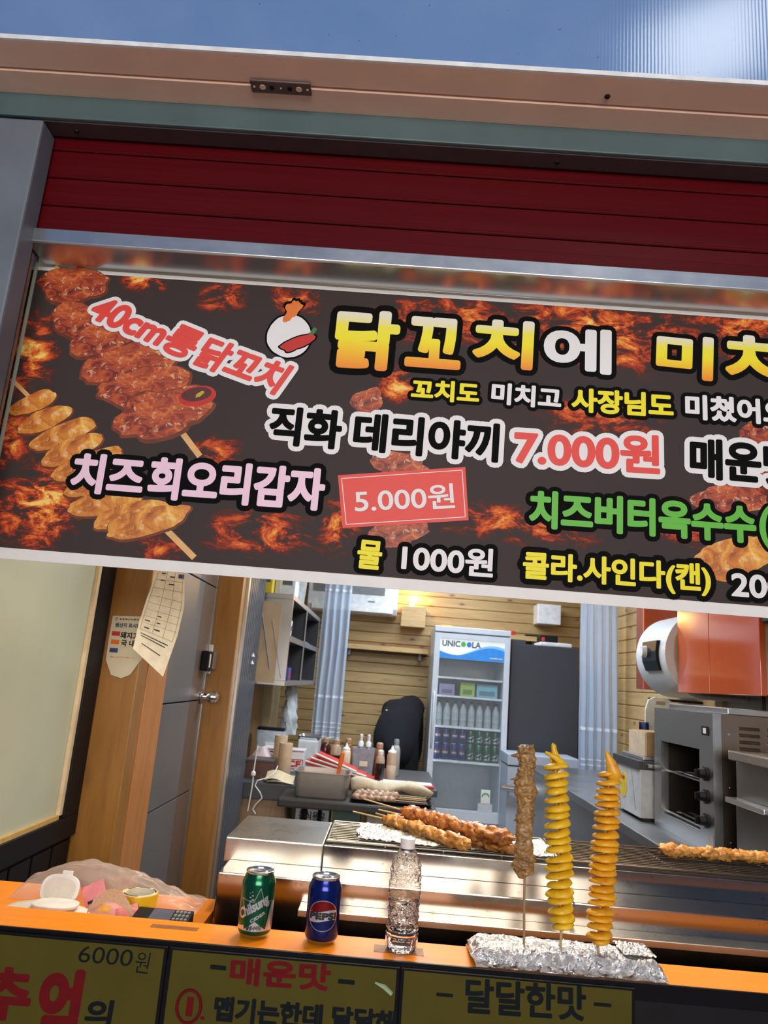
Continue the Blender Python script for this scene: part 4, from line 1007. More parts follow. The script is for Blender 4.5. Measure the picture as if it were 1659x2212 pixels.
# clear bag at the back of the shelf
bg0 = PZ(330, 1935, SZ)
M['film'] = thinfilm('clear_bag', (0.90, 0.87, 0.84), 0.24, 0.2)
pb = obj('plastic_bag', MB().grid(lambda u, v: (-0.84 + 0.44 * u, 1.865 + 0.125 * v + 0.010 * nz(u * 6, v * 6, 1), SZ + 0.002 + (0.095 * (math.sin(math.pi * min(1, u * 1.05)) ** 0.7) * (math.sin(math.pi * v) ** 0.6) * (1 - 0.55 * u) + 0.016 * abs(nz(u * 9, v * 7, 4)) if 0 < v < 1 and 0 < u < 1 else 0)), 50, 30), M['film'], None, smooth='all')
tag(pb, 'crumpled clear plastic bag lying behind the tape roll', 'plastic bag')
# ================================================================ notices on the timber post
M['notice'] = plain('notice_card', (0.66, 0.60, 0.44), 0.6, var=0.05)
YN = 2.598
nt0 = thing('origin_notice', 'cream origin notice stuck on the timber post, half covered by a hanging card', 'notice', PY(262, 1465, YN))
pts = [(244, 1330), (318, 1332), (305, 1425), (281, 1458), (262, 1465), (240, 1458), (229, 1425), (236, 1375)]
obj('card', MB().prism([(PY(x, y, YN).x, PY(x, y, YN).z) for x, y in pts], lambda u, v, w: (u, w, v), YN - 0.0015, YN + 0.002), M['notice'], nt0)
def ntext(s, ll, lr, h, mat, parent, Y, wgt=0.02):
    LL, LR = PY(*ll, Y), PY(*lr, Y); d = (LR - LL).normalized(); q = Vector((-d.z, 0, d.x)); sy = (PY(ll[0], ll[1] - 10, Y) - LL).length / 10
    return obj('lettering', text_on(s, LL, LR, q * h * sy, wgt * h * sy, lift=0.0003), mat, parent, fix=False)
ntext('원산지 표시판', (249, 1354), (303, 1357), 9, M['ink_blue'], nt0, YN - 0.002, 0.04)
ntext('돼지고', (260, 1378), (298, 1381), 13, M['ink'], nt0, YN - 0.002, 0.05)
ntext('국 내', (261, 1395), (289, 1397), 13, M['ink'], nt0, YN - 0.002, 0.05)
for (x, y, c) in ((243, 1367, 'red'), (241, 1385, 'orange_plastic'), (238, 1403, 'ink_blue')):
    a, b2 = PY(x, y - 4, YN), PY(x + 16, y + 7, YN)
    obj('field_tag', B(a.x, b2.x, YN - 0.0022, YN - 0.0016, b2.z, a.z), M[c], nt0)
ntext('농림축산식품부', (258, 1339), (300, 1341), 4, M['ink'], nt0, YN - 0.002)
ntext('원산지표시', (237, 1420), (290, 1423), 3, M['orange_plastic'], nt0, YN - 0.002)
obj('logo', MB().tube([(PY(253, 1337, YN).x + 0.004 * math.cos(k * 0.5), YN - 0.0022, PY(253, 1337, YN).z + 0.004 * math.sin(k * 0.5)) for k in range(11)], 0.0011, 6), M['ink_blue'], nt0)
# hanging card
YH = 2.47
hc = thing('hanging_card', 'long cream menu origin card with a ruled table hanging below the banner', 'notice', PY(320, 1462, YH))
def card(u, v, lift=0.0):
    # u across, v from the bottom up
    L = [(287, 1401), (300, 1345), (318, 1290), (342, 1225)]; Rr = [(352, 1462), (384, 1372), (398, 1310), (400, 1225)]
    k = v * 3; i = min(int(k), 2); f = k - i
    lx = L[i][0] + (L[i + 1][0] - L[i][0]) * f; ly = L[i][1] + (L[i + 1][1] - L[i][1]) * f
    rx = Rr[i][0] + (Rr[i + 1][0] - Rr[i][0]) * f; ry = Rr[i][1] + (Rr[i + 1][1] - Rr[i][1]) * f
    return PY(lx + (rx - lx) * u, ly + (ry - ly) * u, YH - lift + 0.05 * (u - 0.5) + 0.02 * math.sin(v * 3.0))
obj('card', MB().grid(lambda u, v: card(u, v), 8, 18).grid(lambda u, v: card(u, v, -0.001), 8, 18), M['paper'], hc, smooth='all')
ctop = card(0.5, 1.0)
obj('string', MB().tube([ctop, ctop + Vector((0, 0.03, 0.12)), (-0.93, 2.601, ctop.z + 0.30)], 0.0015, 5), M['cream'], hc)
M['rule'] = plain('rule_line', (0.42, 0.34, 0.22), 0.6)
def strip_on(nm, u0, v0, u1, v1, w, mat, n=8):
    mb = MB(); du_, dv_ = u1 - u0, v1 - v0
    for i in range(n):
        a0, b0_ = u0 + du_ * i / n, v0 + dv_ * i / n; a1, b1 = u0 + du_ * (i + 1) / n, v0 + dv_ * (i + 1) / n
        if abs(du_) > abs(dv_): mb.add([card(a0, b0_, .0012), card(a1, b1, .0012), card(a1, b1 + w, .0012), card(a0, b0_ + w, .0012)], [(0, 1, 2, 3)])
        else: mb.add([card(a0, b0_, .0012), card(a0 + w * 3, b0_, .0012), card(a1 + w * 3, b1, .0012), card(a1, b1, .0012)], [(0, 1, 2, 3)])
    obj(nm, mb, mat, hc, fix=False)
for k in range(8): strip_on('rule', 0.06, 0.27 + k * 0.085, 0.94, 0.27 + k * 0.085, 0.004, M['rule'])
for u in (0.06, 0.38, 0.66, 0.92): strip_on('rule', u, 0.27, u, 0.95, 0.004, M['rule'])
for k, (u0, u1, v) in enumerate([(0.10, 0.85, 0.225), (0.12, 0.80, 0.20), (0.20, 0.75, 0.12), (0.15, 0.28, 0.30), (0.40, 0.55, 0.31), (0.12, 0.25, 0.385), (0.42, 0.52, 0.39), (0.40, 0.50, 0.47), (0.22, 0.36, 0.86), (0.50, 0.68, 0.83), (0.50, 0.66, 0.90), (0.20, 0.34, 0.93)]):
    strip_on('written_line', u0, v, u1, v, 0.012 if k > 2 else 0.008, M['ink'], 6)
strip_on('colour_bar', 0.78, 0.90, 0.97, 0.90, 0.035, M['ink_blue'], 3)
strip_on('colour_bar', 0.72, 0.955, 0.92, 0.955, 0.03, M['red'], 3)

# ================================================================ back of the kitchen: air conditioner, wall lamp, shelves
ac = thing('air_conditioner', 'white wall-mounted air conditioner at the top of the pine wall', 'air conditioner', (-0.2, 6.5, 2.10))
obj('body', MB().prism([(6.60, 2.10), (6.42, 2.10), (6.385, 2.15), (6.38, 2.36), (6.41, 2.40), (6.60, 2.40)], lambda u, v, w: (w, u, v), -0.74, 0.035), M['white_paint'], ac, bevel=0.006)
for i in range(7): obj('slat', B(-0.70, -0.08, 6.374, 6.379, 2.262 + i * 0.011, 2.268 + i * 0.011), M['grey'], ac)
obj('flap', B(-0.70, 0.0, 6.376, 6.384, 2.112, 2.155), M['white_plastic'], ac)
obj('badge', B(-0.22, -0.16, 6.376, 6.3795, 2.20, 2.208), M['grey'], ac)
wl = thing('wall_lamp', 'wooden box wall lamp throwing a warm glow on the pine wall', 'lamp', (0.18, 6.53, 2.02))
obj('housing', B(0.075, 0.285, 6.44, 6.598, 2.02, 2.195), wood('lamp_box', (0.42, 0.26, 0.11), (0.58, 0.40, 0.20), 'X', 2, 0.5, 0.2), wl, bevel=0.003)
obj('bulb', MB().lathe([(0.012, 0), (0.02, 0.012), (0.022, 0.025), (0.014, 0.04), (0.002, 0.045)], (0.16, 6.52, 2.196), 14), plain('warm_bulb', (1.0, 0.62, 0.22), 0.5, emit=12), wl, smooth=True)
lamp('wall_lamp_light', 'POINT', (0.18, 6.50, 2.29), 5.0, (1.0, 0.60, 0.22), 0.03)
jb = obj('junction_box', B(1.24, 1.44, 6.40, 6.60, 2.13, 2.30), M['white_paint'], None, bevel=0.008)
tag(jb, 'small white box fixed high on the back wall near the right curtain', 'vent box')
M['shelf_wood'] = wood('shelf_wood', (0.46, 0.29, 0.11), (0.62, 0.43, 0.19), 'X', 1.5, 0.45, 0.4)
for (x0, x1, z, lb) in ((-0.44, 0.33, 1.805, 'narrow pine shelf on the back wall left of the drinks fridge'), (0.36, 1.30, 1.985, 'narrow pine shelf on the back wall above the drinks fridge')):
    sf = thing('wall_shelf', lb, 'shelf', ((x0 + x1) / 2, 6.53, z))
    obj('board', B(x0, x1, 6.47, 6.598, z, z + 0.022), M['shelf_wood'], sf, bevel=0.002)
    obj('lip', B(x0, x1, 6.462, 6.4695, z - 0.006, z + 0.034), M['shelf_wood'], sf)
    for bx in (x0 + 0.08, x1 - 0.08): obj('bracket', B(bx, bx + 0.02, 6.50, 6.598, z - 0.06, z - 0.0002), M['grey'], sf)
pch = obj('yellow_pouch', MB().grid(lambda u, v: (-0.02 + 0.09 * u, 6.50 + 0.06 * v, 1.8275 + 0.018 * math.sin(math.pi * u) * math.sin(math.pi * v)), 8, 8), plain('pouch', (0.62, 0.36, 0.06), 0.5), None, smooth='all')
tag(pch, 'small flat yellow pouch on the pine shelf', 'pouch')
for (x, w, h, c, lb) in ((0.98, 0.09, 0.05, 'red', 'small red packet on the shelf above the fridge'), (1.16, 0.12, 0.028, 'black', 'flat black case on the shelf above the fridge')):
    o = obj('shelf_item', B(x, x + w, 6.49, 6.56, 2.008, 2.008 + h), M[c], None, bevel=0.006); tag(o, lb, 'box')

# ================================================================ drinks fridge
FX0_, FX1_, FY = 0.337, 0.915, 5.75
fr = thing('drinks_fridge', 'tall white glass-door drinks fridge with a blue wave header against the pine wall', 'fridge', ((FX0_ + FX1_) / 2, 6.05, 0.2))
M['fridge_white'] = plain('fridge_white', (0.62, 0.66, 0.72), 0.35, var=0.04)
M['fridge_in'] = plain('fridge_inside', (0.62, 0.62, 0.62), 0.5, var=0.03)
mbx = MB()
mbx.box(FX0_, FX0_ + 0.035, FY + 0.045, 6.38, 0.28, 1.995); mbx.box(FX1_ - 0.035, FX1_, FY + 0.045, 6.38, 0.28, 1.995)
mbx.box(FX0_ + 0.035, FX1_ - 0.035, 6.345, 6.38, 0.28, 1.995); mbx.box(FX0_ + 0.035, FX1_ - 0.035, FY + 0.045, 6.345, 1.93, 1.995); mbx.box(FX0_ + 0.035, FX1_ - 0.035, FY + 0.045, 6.345, 0.28, 0.60)
obj('cabinet', mbx, M['fridge_white'], fr)
obj('kick_grille', B(FX0_ + 0.01, FX1_ - 0.01, FY + 0.03, 6.36, 0.2, 0.279), M['darkgrey'], fr)
obj('top_cap', B(FX0_ - 0.002, FX1_ + 0.002, FY + 0.002, FY + 0.044, 1.955, 1.997), M['fridge_white'], fr, bevel=0.004)
dr = obj('door', MB().box(FX0_, FX0_ + 0.042, FY, FY + 0.04, 0.60, 1.945).box(FX1_ - 0.042, FX1_, FY, FY + 0.04, 0.60, 1.945).box(FX0_ + 0.042, FX1_ - 0.042, FY, FY + 0.04, 1.905, 1.945).box(FX0_ + 0.042, FX1_ - 0.042, FY, FY + 0.04, 0.60, 0.675), M['fridge_white'], fr)
M['fridge_glass'] = thinfilm('fridge_glass', (0.93, 0.95, 0.96), 0.05, 0.04)
obj('glass', B(FX0_ + 0.042, FX1_ - 0.042, FY + 0.014, FY + 0.022, 0.675, 1.755), M['fridge_glass'], dr)
obj('handle', MB().tube([(FX0_ + 0.020, FY - 0.001, 1.10), (FX0_ + 0.020, FY - 0.022, 1.12), (FX0_ + 0.020, FY - 0.024, 1.3), (FX0_ + 0.020, FY - 0.022, 1.48), (FX0_ + 0.020, FY - 0.001, 1.50)], 0.008, 8), M['fridge_white'], dr, smooth=True)
hx0, hx1, hz0, hz1 = FX0_ + 0.042, FX1_ - 0.042, 1.755, 1.905
hp = obj('header_panel', B(hx0, hx1, FY + 0.006, FY + 0.03, hz0, hz1), plain('header_white', (0.75, 0.77, 0.78), 0.35, emit=0.35, var=0.02), dr)
def wavz(x, o): t = (x - hx0) / (hx1 - hx0); return hz0 + o + 0.055 - 0.030 * math.sin(t * math.pi * 1.9) + 0.018 * t
mbw = MB(); mbw2 = MB()
for i in range(40):
    xa, xb = hx0 + (hx1 - hx0) * i / 40, hx0 + (hx1 - hx0) * (i + 1) / 40
    mbw.add([(xa, FY + 0.0052, hz0), (xb, FY + 0.0052, hz0), (xb, FY + 0.0052, wavz(xb, 0)), (xa, FY + 0.0052, wavz(xa, 0))], [(0, 1, 2, 3)])
    ta, tb_ = max(0, (i / 40 - 0.35)), max(0, ((i + 1) / 40 - 0.35))
    mbw2.add([(xa, FY + 0.0048, wavz(xa, 0)), (xb, FY + 0.0048, wavz(xb, 0)), (xb, FY + 0.0048, wavz(xb, 0.026 * tb_ ** 0.5)), (xa, FY + 0.0048, wavz(xa, 0.026 * ta ** 0.5))], [(0, 1, 2, 3)])
obj('wave_blue', mbw, plain('wave_blue', (0.03, 0.22, 0.62), 0.35, emit=0.3), hp, fix=False)
obj('wave_light', mbw2, plain('wave_light', (0.20, 0.48, 0.80), 0.35, emit=0.3), hp, fix=False)
M['logo_grey'] = plain('logo_grey', (0.10, 0.12, 0.12), 0.5)
zb = 1.848; xx = hx0 + 0.018
obj('lettering', text_on('UNIC', (xx, FY + 0.0044, zb), (xx + 0.135, FY + 0.0044, zb), (0, 0, 0.042), 0.002), M['logo_grey'], hp, fix=False)
for cx_, c_ in ((xx + 0.160, (0.10, 0.45, 0.08)), (xx + 0.204, (0.03, 0.22, 0.65))):
    obj('logo_dot', MB().prism([(cx_ + 0.019 * math.cos(k * math.pi / 10), zb + 0.021 + 0.020 * math.sin(k * math.pi / 10)) for k in range(20)], lambda u, v, w: (u, w, v), FY + 0.0042, FY + 0.0055), plain('dot', c_, 0.4), hp)
obj('lettering', text_on('LA', (xx + 0.228, FY + 0.0044, zb), (xx + 0.292, FY + 0.0044, zb), (0, 0, 0.042), 0.002), M['logo_grey'], hp, fix=False)
obj('lettering', text_on('uniqtial.com', (hx1 - 0.11, FY + 0.0044, hz0 + 0.016), (hx1 - 0.015, FY + 0.0044, hz0 + 0.016), (0, 0, 0.016), 0.0006), M['white_plastic'], hp, fix=False)
shz = [PY(1010, 1465, 5.85).z, PY(1010, 1505, 5.85).z, PY(1010, 1571, 5.85).z, PY(1010, 1645, 5.85).z]
for z in shz: obj('shelf', B(FX0_ + 0.036, FX1_ - 0.036, 5.825, 6.33, z - 0.014, z), M['white_paint'], fr)
obj('inner_light', B(FX0_ + 0.036, FX0_ + 0.046, 5.81, 5.83, 0.7, 1.7), plain('fridge_led', (0.85, 0.93, 1.0), 0.5, emit=1.6), fr)
obj('energy_label', B(0.745, 0.812, FY + 0.011, FY + 0.0135, 0.735, 0.83), M['white_plastic'], dr)
obj('energy_arc', MB().tube([(0.7785 + 0.024 * math.cos(k * math.pi / 8), FY + 0.0105, 0.782 + 0.024 * math.sin(k * math.pi / 8)) for k in range(9)], 0.005, 6), plain('label_green', (0.08, 0.40, 0.12), 0.5), dr)
obj('info_label', B(0.725, 0.83, FY + 0.011, FY + 0.0135, 0.678, 0.733), plain('label_grey', (0.55, 0.55, 0.55), 0.5), dr)
# cans in the fridge
def mini_can(mat, deco, lab):
    t = thing('chilled_can', lab, 'can', (0, 0, 0), 'chilled cans in the drinks fridge')
    obj('body', MB().lathe(CANP, (0, 0, 0), 20, True, False), mat, t, smooth='all')
    obj('lid', MB().lathe([(0.0268, 0.1155), (0.028, 0.118), (0.0275, 0.1205), (0.002, 0.117)], (0, 0, 0), 20, False, True), M['can_lid'], t, smooth='all')
    deco(t); return t
def deco_b(t):
    obj('emblem', wrap(strips(-0.020, 0.020, 12, lambda u: 0.055 - circ(u, 0.020), lambda u: 0.055 + circ(u, 0.020), 0.0002), (0, 0, 0), 0.033, -math.pi / 2), M['can_white'], t, fix=False)
    obj('emblem_red', wrap(strips(-0.019, 0.019, 12, lambda u: 0.061, lambda u: 0.055 + max(0.006, circ(u, 0.019)), 0.0004), (0, 0, 0), 0.033, -math.pi / 2), M['can_red'], t, fix=False)
    obj('emblem_blue', wrap(strips(-0.019, 0.019, 12, lambda u: 0.055 - max(0.009, circ(u, 0.019)), lambda u: 0.046, 0.0004), (0, 0, 0), 0.033, -math.pi / 2), M['can_blue'], t, fix=False)
def deco_g(t):
    obj('white_field', wrap(poly_flat([(-0.03, 0.017), (0.03, 0.017), (0.034, 0.066), (0.016, 0.04), (0.004, 0.020), (-0.004, 0.032), (-0.018, 0.026)], 0.0002, 3), (0, 0, 0), 0.033, -math.pi / 2), M['can_white'], t, fix=False)
    obj('script_band', wrap(line_flat([(-0.022, 0.040), (0.020, 0.062)], 0.004, 0.0004), (0, 0, 0), 0.033, -math.pi / 2), M['can_white'], t, fix=False)
ORD = ['first', 'second', 'third', 'fourth']
for lay in range(2):
    for k in range(8):
        col = 'blue' if k < 4 else 'green'
        lab = '%s %s can from the left in the %s row on the fridge shelf' % (ORD[k % 4], col, 'lower' if lay == 0 else 'upper')
        loc = (FX0_ + 0.072 + k * 0.0625 + (0.002 * (k % 3)), 5.875 + 0.006 * ((k * 5) % 3), shz[3] + 0.0005 + lay * 0.1225)
        if lay == 0 and k in (0, 4): proto = mini_can(M['can_blue'] if k == 0 else M['can_green'], deco_b if k == 0 else deco_g, lab); proto.location = loc; pr_b = proto if k == 0 else pr_b; pr_g = proto if k == 4 else None
        else: copy_tree(pr_b if k < 4 else pr_g, loc, lab)
# bottles on the shelf above
M['pet_grey'] = thinfilm('bottle_clear', (0.80, 0.84, 0.86), 0.45, 0.1)
bprof = [(0.024, 0), (0.027, 0.004), (0.027, 0.10), (0.024, 0.125), (0.012, 0.155), (0.011, 0.172)]
bl_ = None
for k in range(8):
    lab = '%s clear bottle from the left on the middle fridge shelf' % ['first', 'second', 'third', 'fourth', 'fifth', 'sixth', 'seventh', 'eighth'][k]
    loc = (FX0_ + 0.072 + k * 0.0625, 5.90, shz[2] + 0.0005)
    if bl_ is None:
        bl_ = thing('chilled_bottle', lab, 'bottle', (0, 0, 0), 'clear bottles in the drinks fridge')
        obj('bottle', MB().lathe(bprof, (0, 0, 0), 18, True, False), M['pet_grey'], bl_, smooth='all')
        obj('label', MB().lathe([(0.0275, 0.045), (0.0275, 0.085)], (0, 0, 0), 18, False, False), plain('bottle_label', (0.40, 0.44, 0.46), 0.5), bl_, smooth='all')
        obj('cap', MB().lathe([(0.0125, 0.168), (0.0125, 0.185), (0.011, 0.187)], (0, 0, 0), 14), M['darkgrey'], bl_, smooth=True)
        bl_.location = loc
    else: copy_tree(bl_, loc, lab)
for (x0, x1, h, c, lb) in ((0.40, 0.52, 0.085, (0.30, 0.26, 0.42), 'pale purple carton on the upper fridge shelf'), (0.565, 0.675, 0.105, (0.36, 0.52, 0.08), 'lime green carton on the upper fridge shelf'), (0.69, 0.85, 0.10, (0.22, 0.48, 0.58), 'pale cyan carton on the upper fridge shelf')):
    t = thing('carton', lb, 'carton', ((x0 + x1) / 2, 5.95, shz[1] + 0.0005))
    obj('box', B(x0, x1, 5.88, 6.05, shz[1] + 0.0005, shz[1] + h), plain('carton_paint', c, 0.5), t, bevel=0.002)
    obj('panel_print', B(x0 + 0.02, x1 - 0.02, 5.8785, 5.8798, shz[1] + 0.015, shz[1] + h * 0.5), plain('carton_print', tuple(v * 0.45 for v in c), 0.5), t)
o = obj('orange_tray', MB().lathe([(0.03, 0), (0.05, 0.006), (0.052, 0.02), (0.048, 0.02), (0.03, 0.008)], (0.43, 5.95, 1.9972), 20), plain('tray_orange', (0.80, 0.38, 0.04), 0.4), None, smooth=True)
tag(o, 'small orange dish on top of the drinks fridge', 'dish')

# dark tall fridge and white freezer beside it
df = thing('tall_fridge', 'tall charcoal grey fridge next to the glass-door fridge', 'fridge', (1.2, 6.15, 0.2))
M['charcoal'] = plain('charcoal_door', (0.050, 0.053, 0.064), 0.42, var=0.05, scale=4)
obj('body', B(0.940, 1.465, 5.885, 6.45, 0.2, 1.905), M['charcoal'], df, bevel=0.004)
obj('door', B(0.940, 1.465, 5.845, 5.882, 0.25, 1.912), M['charcoal'], df, bevel=0.004)
obj('hinge_cover', B(0.940, 1.05, 5.86, 5.95, 1.9125, 1.945), M['charcoal'], df, bevel=0.003)
o = thing('tray_stack', 'white tray with a black box on top of the charcoal fridge', 'tray', (1.30, 6.0, 1.913))
obj('tray', B(1.17, 1.42, 5.90, 6.15, 1.9135, 1.945), M['white_paint'], o, bevel=0.008)
obj('case', B(1.18, 1.32, 5.95, 6.1, 1.9455, 2.0), M['black'], o, bevel=0.006)
obj('red_mark', B(1.19, 1.215, 5.9485, 5.9498, 1.955, 1.985), M['red'], o)
wf = thing('chest_freezer', 'pale grey freezer cabinet with a flat lid below the charcoal fridge', 'freezer', (1.12, 5.6, 0.2))
M['pale_grey'] = plain('pale_grey', (0.42, 0.47, 0.56), 0.4, var=0.04)
obj('body', B(0.875, 1.362, 5.40, 5.735, 0.2, 1.045), M['pale_grey'], wf, bevel=0.004)
obj('lid', B(0.870, 1.366, 5.39, 5.738, 1.052, 1.125), M['pale_grey'], wf, bevel=0.006)
hz_ = PY(1110, 1708, 5.30)
obj('handle', MB().tube([(hz_.x - 0.08, 5.34, hz_.z + 0.012), (hz_.x + 0.15, 5.34, hz_.z - 0.004)], 0.022, 14), M['chrome'], wf, smooth=True)
obj('handle_end', MB().tube([(hz_.x + 0.1502, 5.34, hz_.z - 0.004), (hz_.x + 0.17, 5.34, hz_.z - 0.005)], 0.024, 14), M['black'], wf, smooth=True)
for xx in (hz_.x - 0.03, hz_.x + 0.13): obj('handle_post', B(xx - 0.008, xx + 0.008, 5.345, 5.3995, hz_.z - 0.012, hz_.z + 0.013), M['chrome'], wf)

# ================================================================ curtains
def curtain(x0, x1, Y, z0, z1, folds, label, seed, mat):
    t = thing('curtain', label, 'curtain', ((x0 + x1) / 2, Y, z0))
    def f(u, v):
        return (x0 + (x1 - x0) * u + 0.010 * nz(u * 4, v * 3, seed), Y + 0.020 * math.sin(u * folds * 2 * math.pi + 0.7 * math.sin(v * 2 + seed)) * (0.6 + 0.5 * (1 - v)), z0 + (z1 - z0) * v)
    obj('cloth', MB().grid(f, 70, 14), mat, t, smooth='all')
    M['hem'] = M.get('hem') or plain('curtain_hem', (0.70, 0.76, 0.84), 0.9)
    for zz, hh in ((z0 + 0.012, 0.014), (z0 + 0.055, 0.010), (z0 + 0.09, 0.010), (z0 + 0.125, 0.010), (z0 + 0.32, 0.022), (z1 - 0.18, 0.020)):
        obj('band', MB().grid(lambda u, v: (lambda p: (p[0], p[1] - 0.003, zz + hh * v))(f(u, (zz - z0) / (z1 - z0))), 70, 1), M['hem'], t, smooth='all')
    obj('rod', MB().tube([(-0.918 if x0 < 0 else x0 - 0.04, Y, z1 + 0.01), (x1 + 0.04 if x0 < 0 else 1.639, Y, z1 + 0.01)], 0.010, 10), M['chrome'], t, smooth=True)
M['sheer'] = fabric_sheer('sheer_cloth', (0.66, 0.78, 0.96), 0.84)
curtain(-0.58, -0.35, 6.15, 1.06, 2.42, 4, 'pale blue sheer curtain hanging beside the steel wall shelf', 1.0, M['sheer'])
curtain(1.325, 1.592, 5.28, 1.01, 2.42, 5, 'pale blue sheer curtain hanging at the right of the charcoal fridge', 5.0, M['sheer'])

# ================================================================ person bending over beside the fridge
def person():
    px_, py_ = 0.10, 5.90
    root = thing('person', 'person in black clothes bending over beside the drinks fridge, seen from behind', 'person', (px_, py_, 0.2))
    V = []; E = []; Rd = []
    def v(x, y, z, r, p=None, ry=None):
        V.append((px_ + x, py_ + y, z)); Rd.append((r, ry or r))
        if p is not None: E.append((p, len(V) - 1))
        return len(V) - 1
    pel = v(0, 0, 1.13, 0.155, None, 0.165)
    wa = v(0.005, 0.10, 1.25, 0.145, pel, 0.155); ch = v(0.03, 0.26, 1.295, 0.150, wa, 0.16); up = v(0.04, 0.37, 1.285, 0.13, ch)
    ne = v(0.045, 0.46, 1.235, 0.058, up); he = v(0.045, 0.53, 1.175, 0.088, ne); hh = v(0.045, 0.575, 1.10, 0.082, he)
    for s in (-1, 1):
        hp = v(s * 0.088, 0.0, 1.05, 0.112, pel, 0.118); kn = v(s * 0.098, 0.05, 0.66, 0.070, hp); an = v(s * 0.10, -0.005, 0.285, 0.048, kn)
        hl = v(s * 0.102, -0.01, 0.235, 0.040, an); to = v(s * 0.112, 0.15, 0.225, 0.032, hl)
        sh_ = v(0.04 + s * 0.125, 0.37, 1.26, 0.068, up); el = v(0.04 + s * 0.135, 0.42, 0.99, 0.048, sh_); wr_ = v(0.035 + s * 0.10, 0.50, 0.79, 0.030, el)
        pm = v(0.035 + s * 0.095, 0.515, 0.73, 0.032, wr_)
        for k, (fx, ln) in enumerate(((-0.024, 0.060), (-0.008, 0.072), (0.008, 0.068), (0.024, 0.052))):
            a = v(0.035 + s * 0.095 + fx, 0.522, 0.695, 0.009, pm); b = v(0.035 + s * 0.095 + fx * 1.1, 0.53, 0.695 - ln * 0.55, 0.008, a); v(0.035 + s * 0.095 + fx * 1.1, 0.526, 0.695 - ln, 0.007, b)
        a = v(0.035 + s * 0.06, 0.51, 0.725, 0.010, pm); v(0.035 + s * 0.052, 0.515, 0.695, 0.008, a)
    me = bpy.data.meshes.new('body'); me.from_pydata(V, E, [])
    tmp = bpy.data.objects.new('tmp', me); COL.objects.link(tmp)
    md = tmp.modifiers.new('s', 'SKIN'); md.use_smooth_shade = True
    me.skin_vertices[0].data[0].use_root = True
    for i, r in enumerate(Rd): me.skin_vertices[0].data[i].radius = r
    sb = tmp.modifiers.new('u', 'SUBSURF'); sb.levels = 2; sb.render_levels = 2
    dg = bpy.context.evaluated_depsgraph_get(); em = bpy.data.meshes.new_from_object(tmp.evaluated_get(dg))
    bpy.data.objects.remove(tmp)
    mb = MB(); mb.v = [tuple(p.co) for p in em.vertices]; mb.f = [list(p.vertices) for p in em.polygons]
    for p in em.polygons:
        c = p.center; ly = c.y - py_
        if (ly > 0.47 and c.z < 0.80) or (ly > 0.45 and c.z > 1.0): mb.mi.append(2)
        elif c.z < 0.285: mb.mi.append(3)
        elif ly > 0.02 and c.z > 0.9 and (c.z - 1.17 + 0.55 * ly) > 0 or ly > 0.3: mb.mi.append(0)
        else: mb.mi.append(1)
    clo = plain('black_jersey', (0.006, 0.007, 0.011), 0.95, scale=60); tro = plain('black_trousers', (0.005, 0.006, 0.009), 0.95, scale=60)
    obj('body', mb, [clo, tro, plain('skin', (0.60, 0.36, 0.25), 0.5, sss=0.2), plain('shoe_black', (0.01, 0.01, 0.01), 0.5)], root, smooth='all')
    # jacket over the back with a loose hem
    def jk(u, w_):
        th = math.pi * (-0.12 + 1.24 * u); s = w_ * 1.5 - 0.5
        yc = 0.03 + 0.40 * s; zc = 1.175 + (0.11 if s > 0 else 0.25) * math.sin(s * 1.7); r = (0.172 - 0.012 * s + 0.008 * nz(u * 6, s * 6, 2)) * math.sqrt(max(0.0, 1 - (max(0, -s) / 0.5) ** 2))
        return (px_ + 0.06 * s + r * math.cos(th), py_ + yc - 0.03 * math.sin(th) * (1 - s), zc + 0.03 * s * math.cos(th) * 2 + (r - 0.01) * math.sin(th))
    obj('jacket', MB().grid(jk, 28, 14), clo, root, smooth='all')
    b0 = jk(0.66, 0.42); obj('button', MB().lathe([(0.008, 0), (0.006, 0.006), (0.001, 0.007)], (b0[0], b0[1] - 0.01, b0[2] + 0.002), 10), M['white_plastic'], root, smooth=True)
    hb = MB(); cx_, cy_, cz_ = px_ + 0.045, py_ + 0.535, 1.165
    hb.grid(lambda u, w_: (cx_ + 0.098 * math.cos(2 * math.pi * u) * math.cos(math.pi * (w_ - 0.5)), cy_ + 0.085 * math.sin(2 * math.pi * u) * math.cos(math.pi * (w_ - 0.5)) - 0.012, cz_ + 0.105 * math.sin(math.pi * (w_ - 0.5)) + 0.02), 20, 12, True)
    obj('hair', hb, plain('hair_black', (0.008, 0.007, 0.006), 0.5, scale=200), root, smooth='all')
person()
# ================================================================ left wall shelf and its things
su = thing('steel_wall_shelf', 'stainless steel wall cupboard with open compartments on the left wall', 'shelf', (-0.74, 5.25, 1.476))
SX0, SX1, SY0, SY1, SZ0, SZ1 = -0.915, -0.588, 4.36, 6.08, 1.478, 2.005
ST_ = M['steel_y']; M['shaded_in'] = plain('cupboard_inside_shade', (0.03, 0.03, 0.033), 0.5)  # steel compartments coloured dark, their recess shade painted in
obj('top', B(SX0, SX1, SY0, SY1, SZ1 - 0.03, SZ1), ST_, su, bevel=0.002)
obj('bottom', B(SX0, SX1, SY0, SY1, SZ0, SZ0 + 0.03), ST_, su, bevel=0.002)
obj('back', B(SX0, SX0 + 0.008, SY0, SY1, SZ0 + 0.031, SZ1 - 0.031), M['shaded_in'], su)
obj('end_panel', B(SX0, SX1, SY0, SY0 + 0.025, SZ0 + 0.0305, SZ1 - 0.0305), M['steel_z'], su)
obj('end_panel', B(SX0, SX1 - 0.003, SY1 - 0.025, SY1, SZ0 + 0.0305, SZ1 - 0.0305), M['shaded_in'], su)
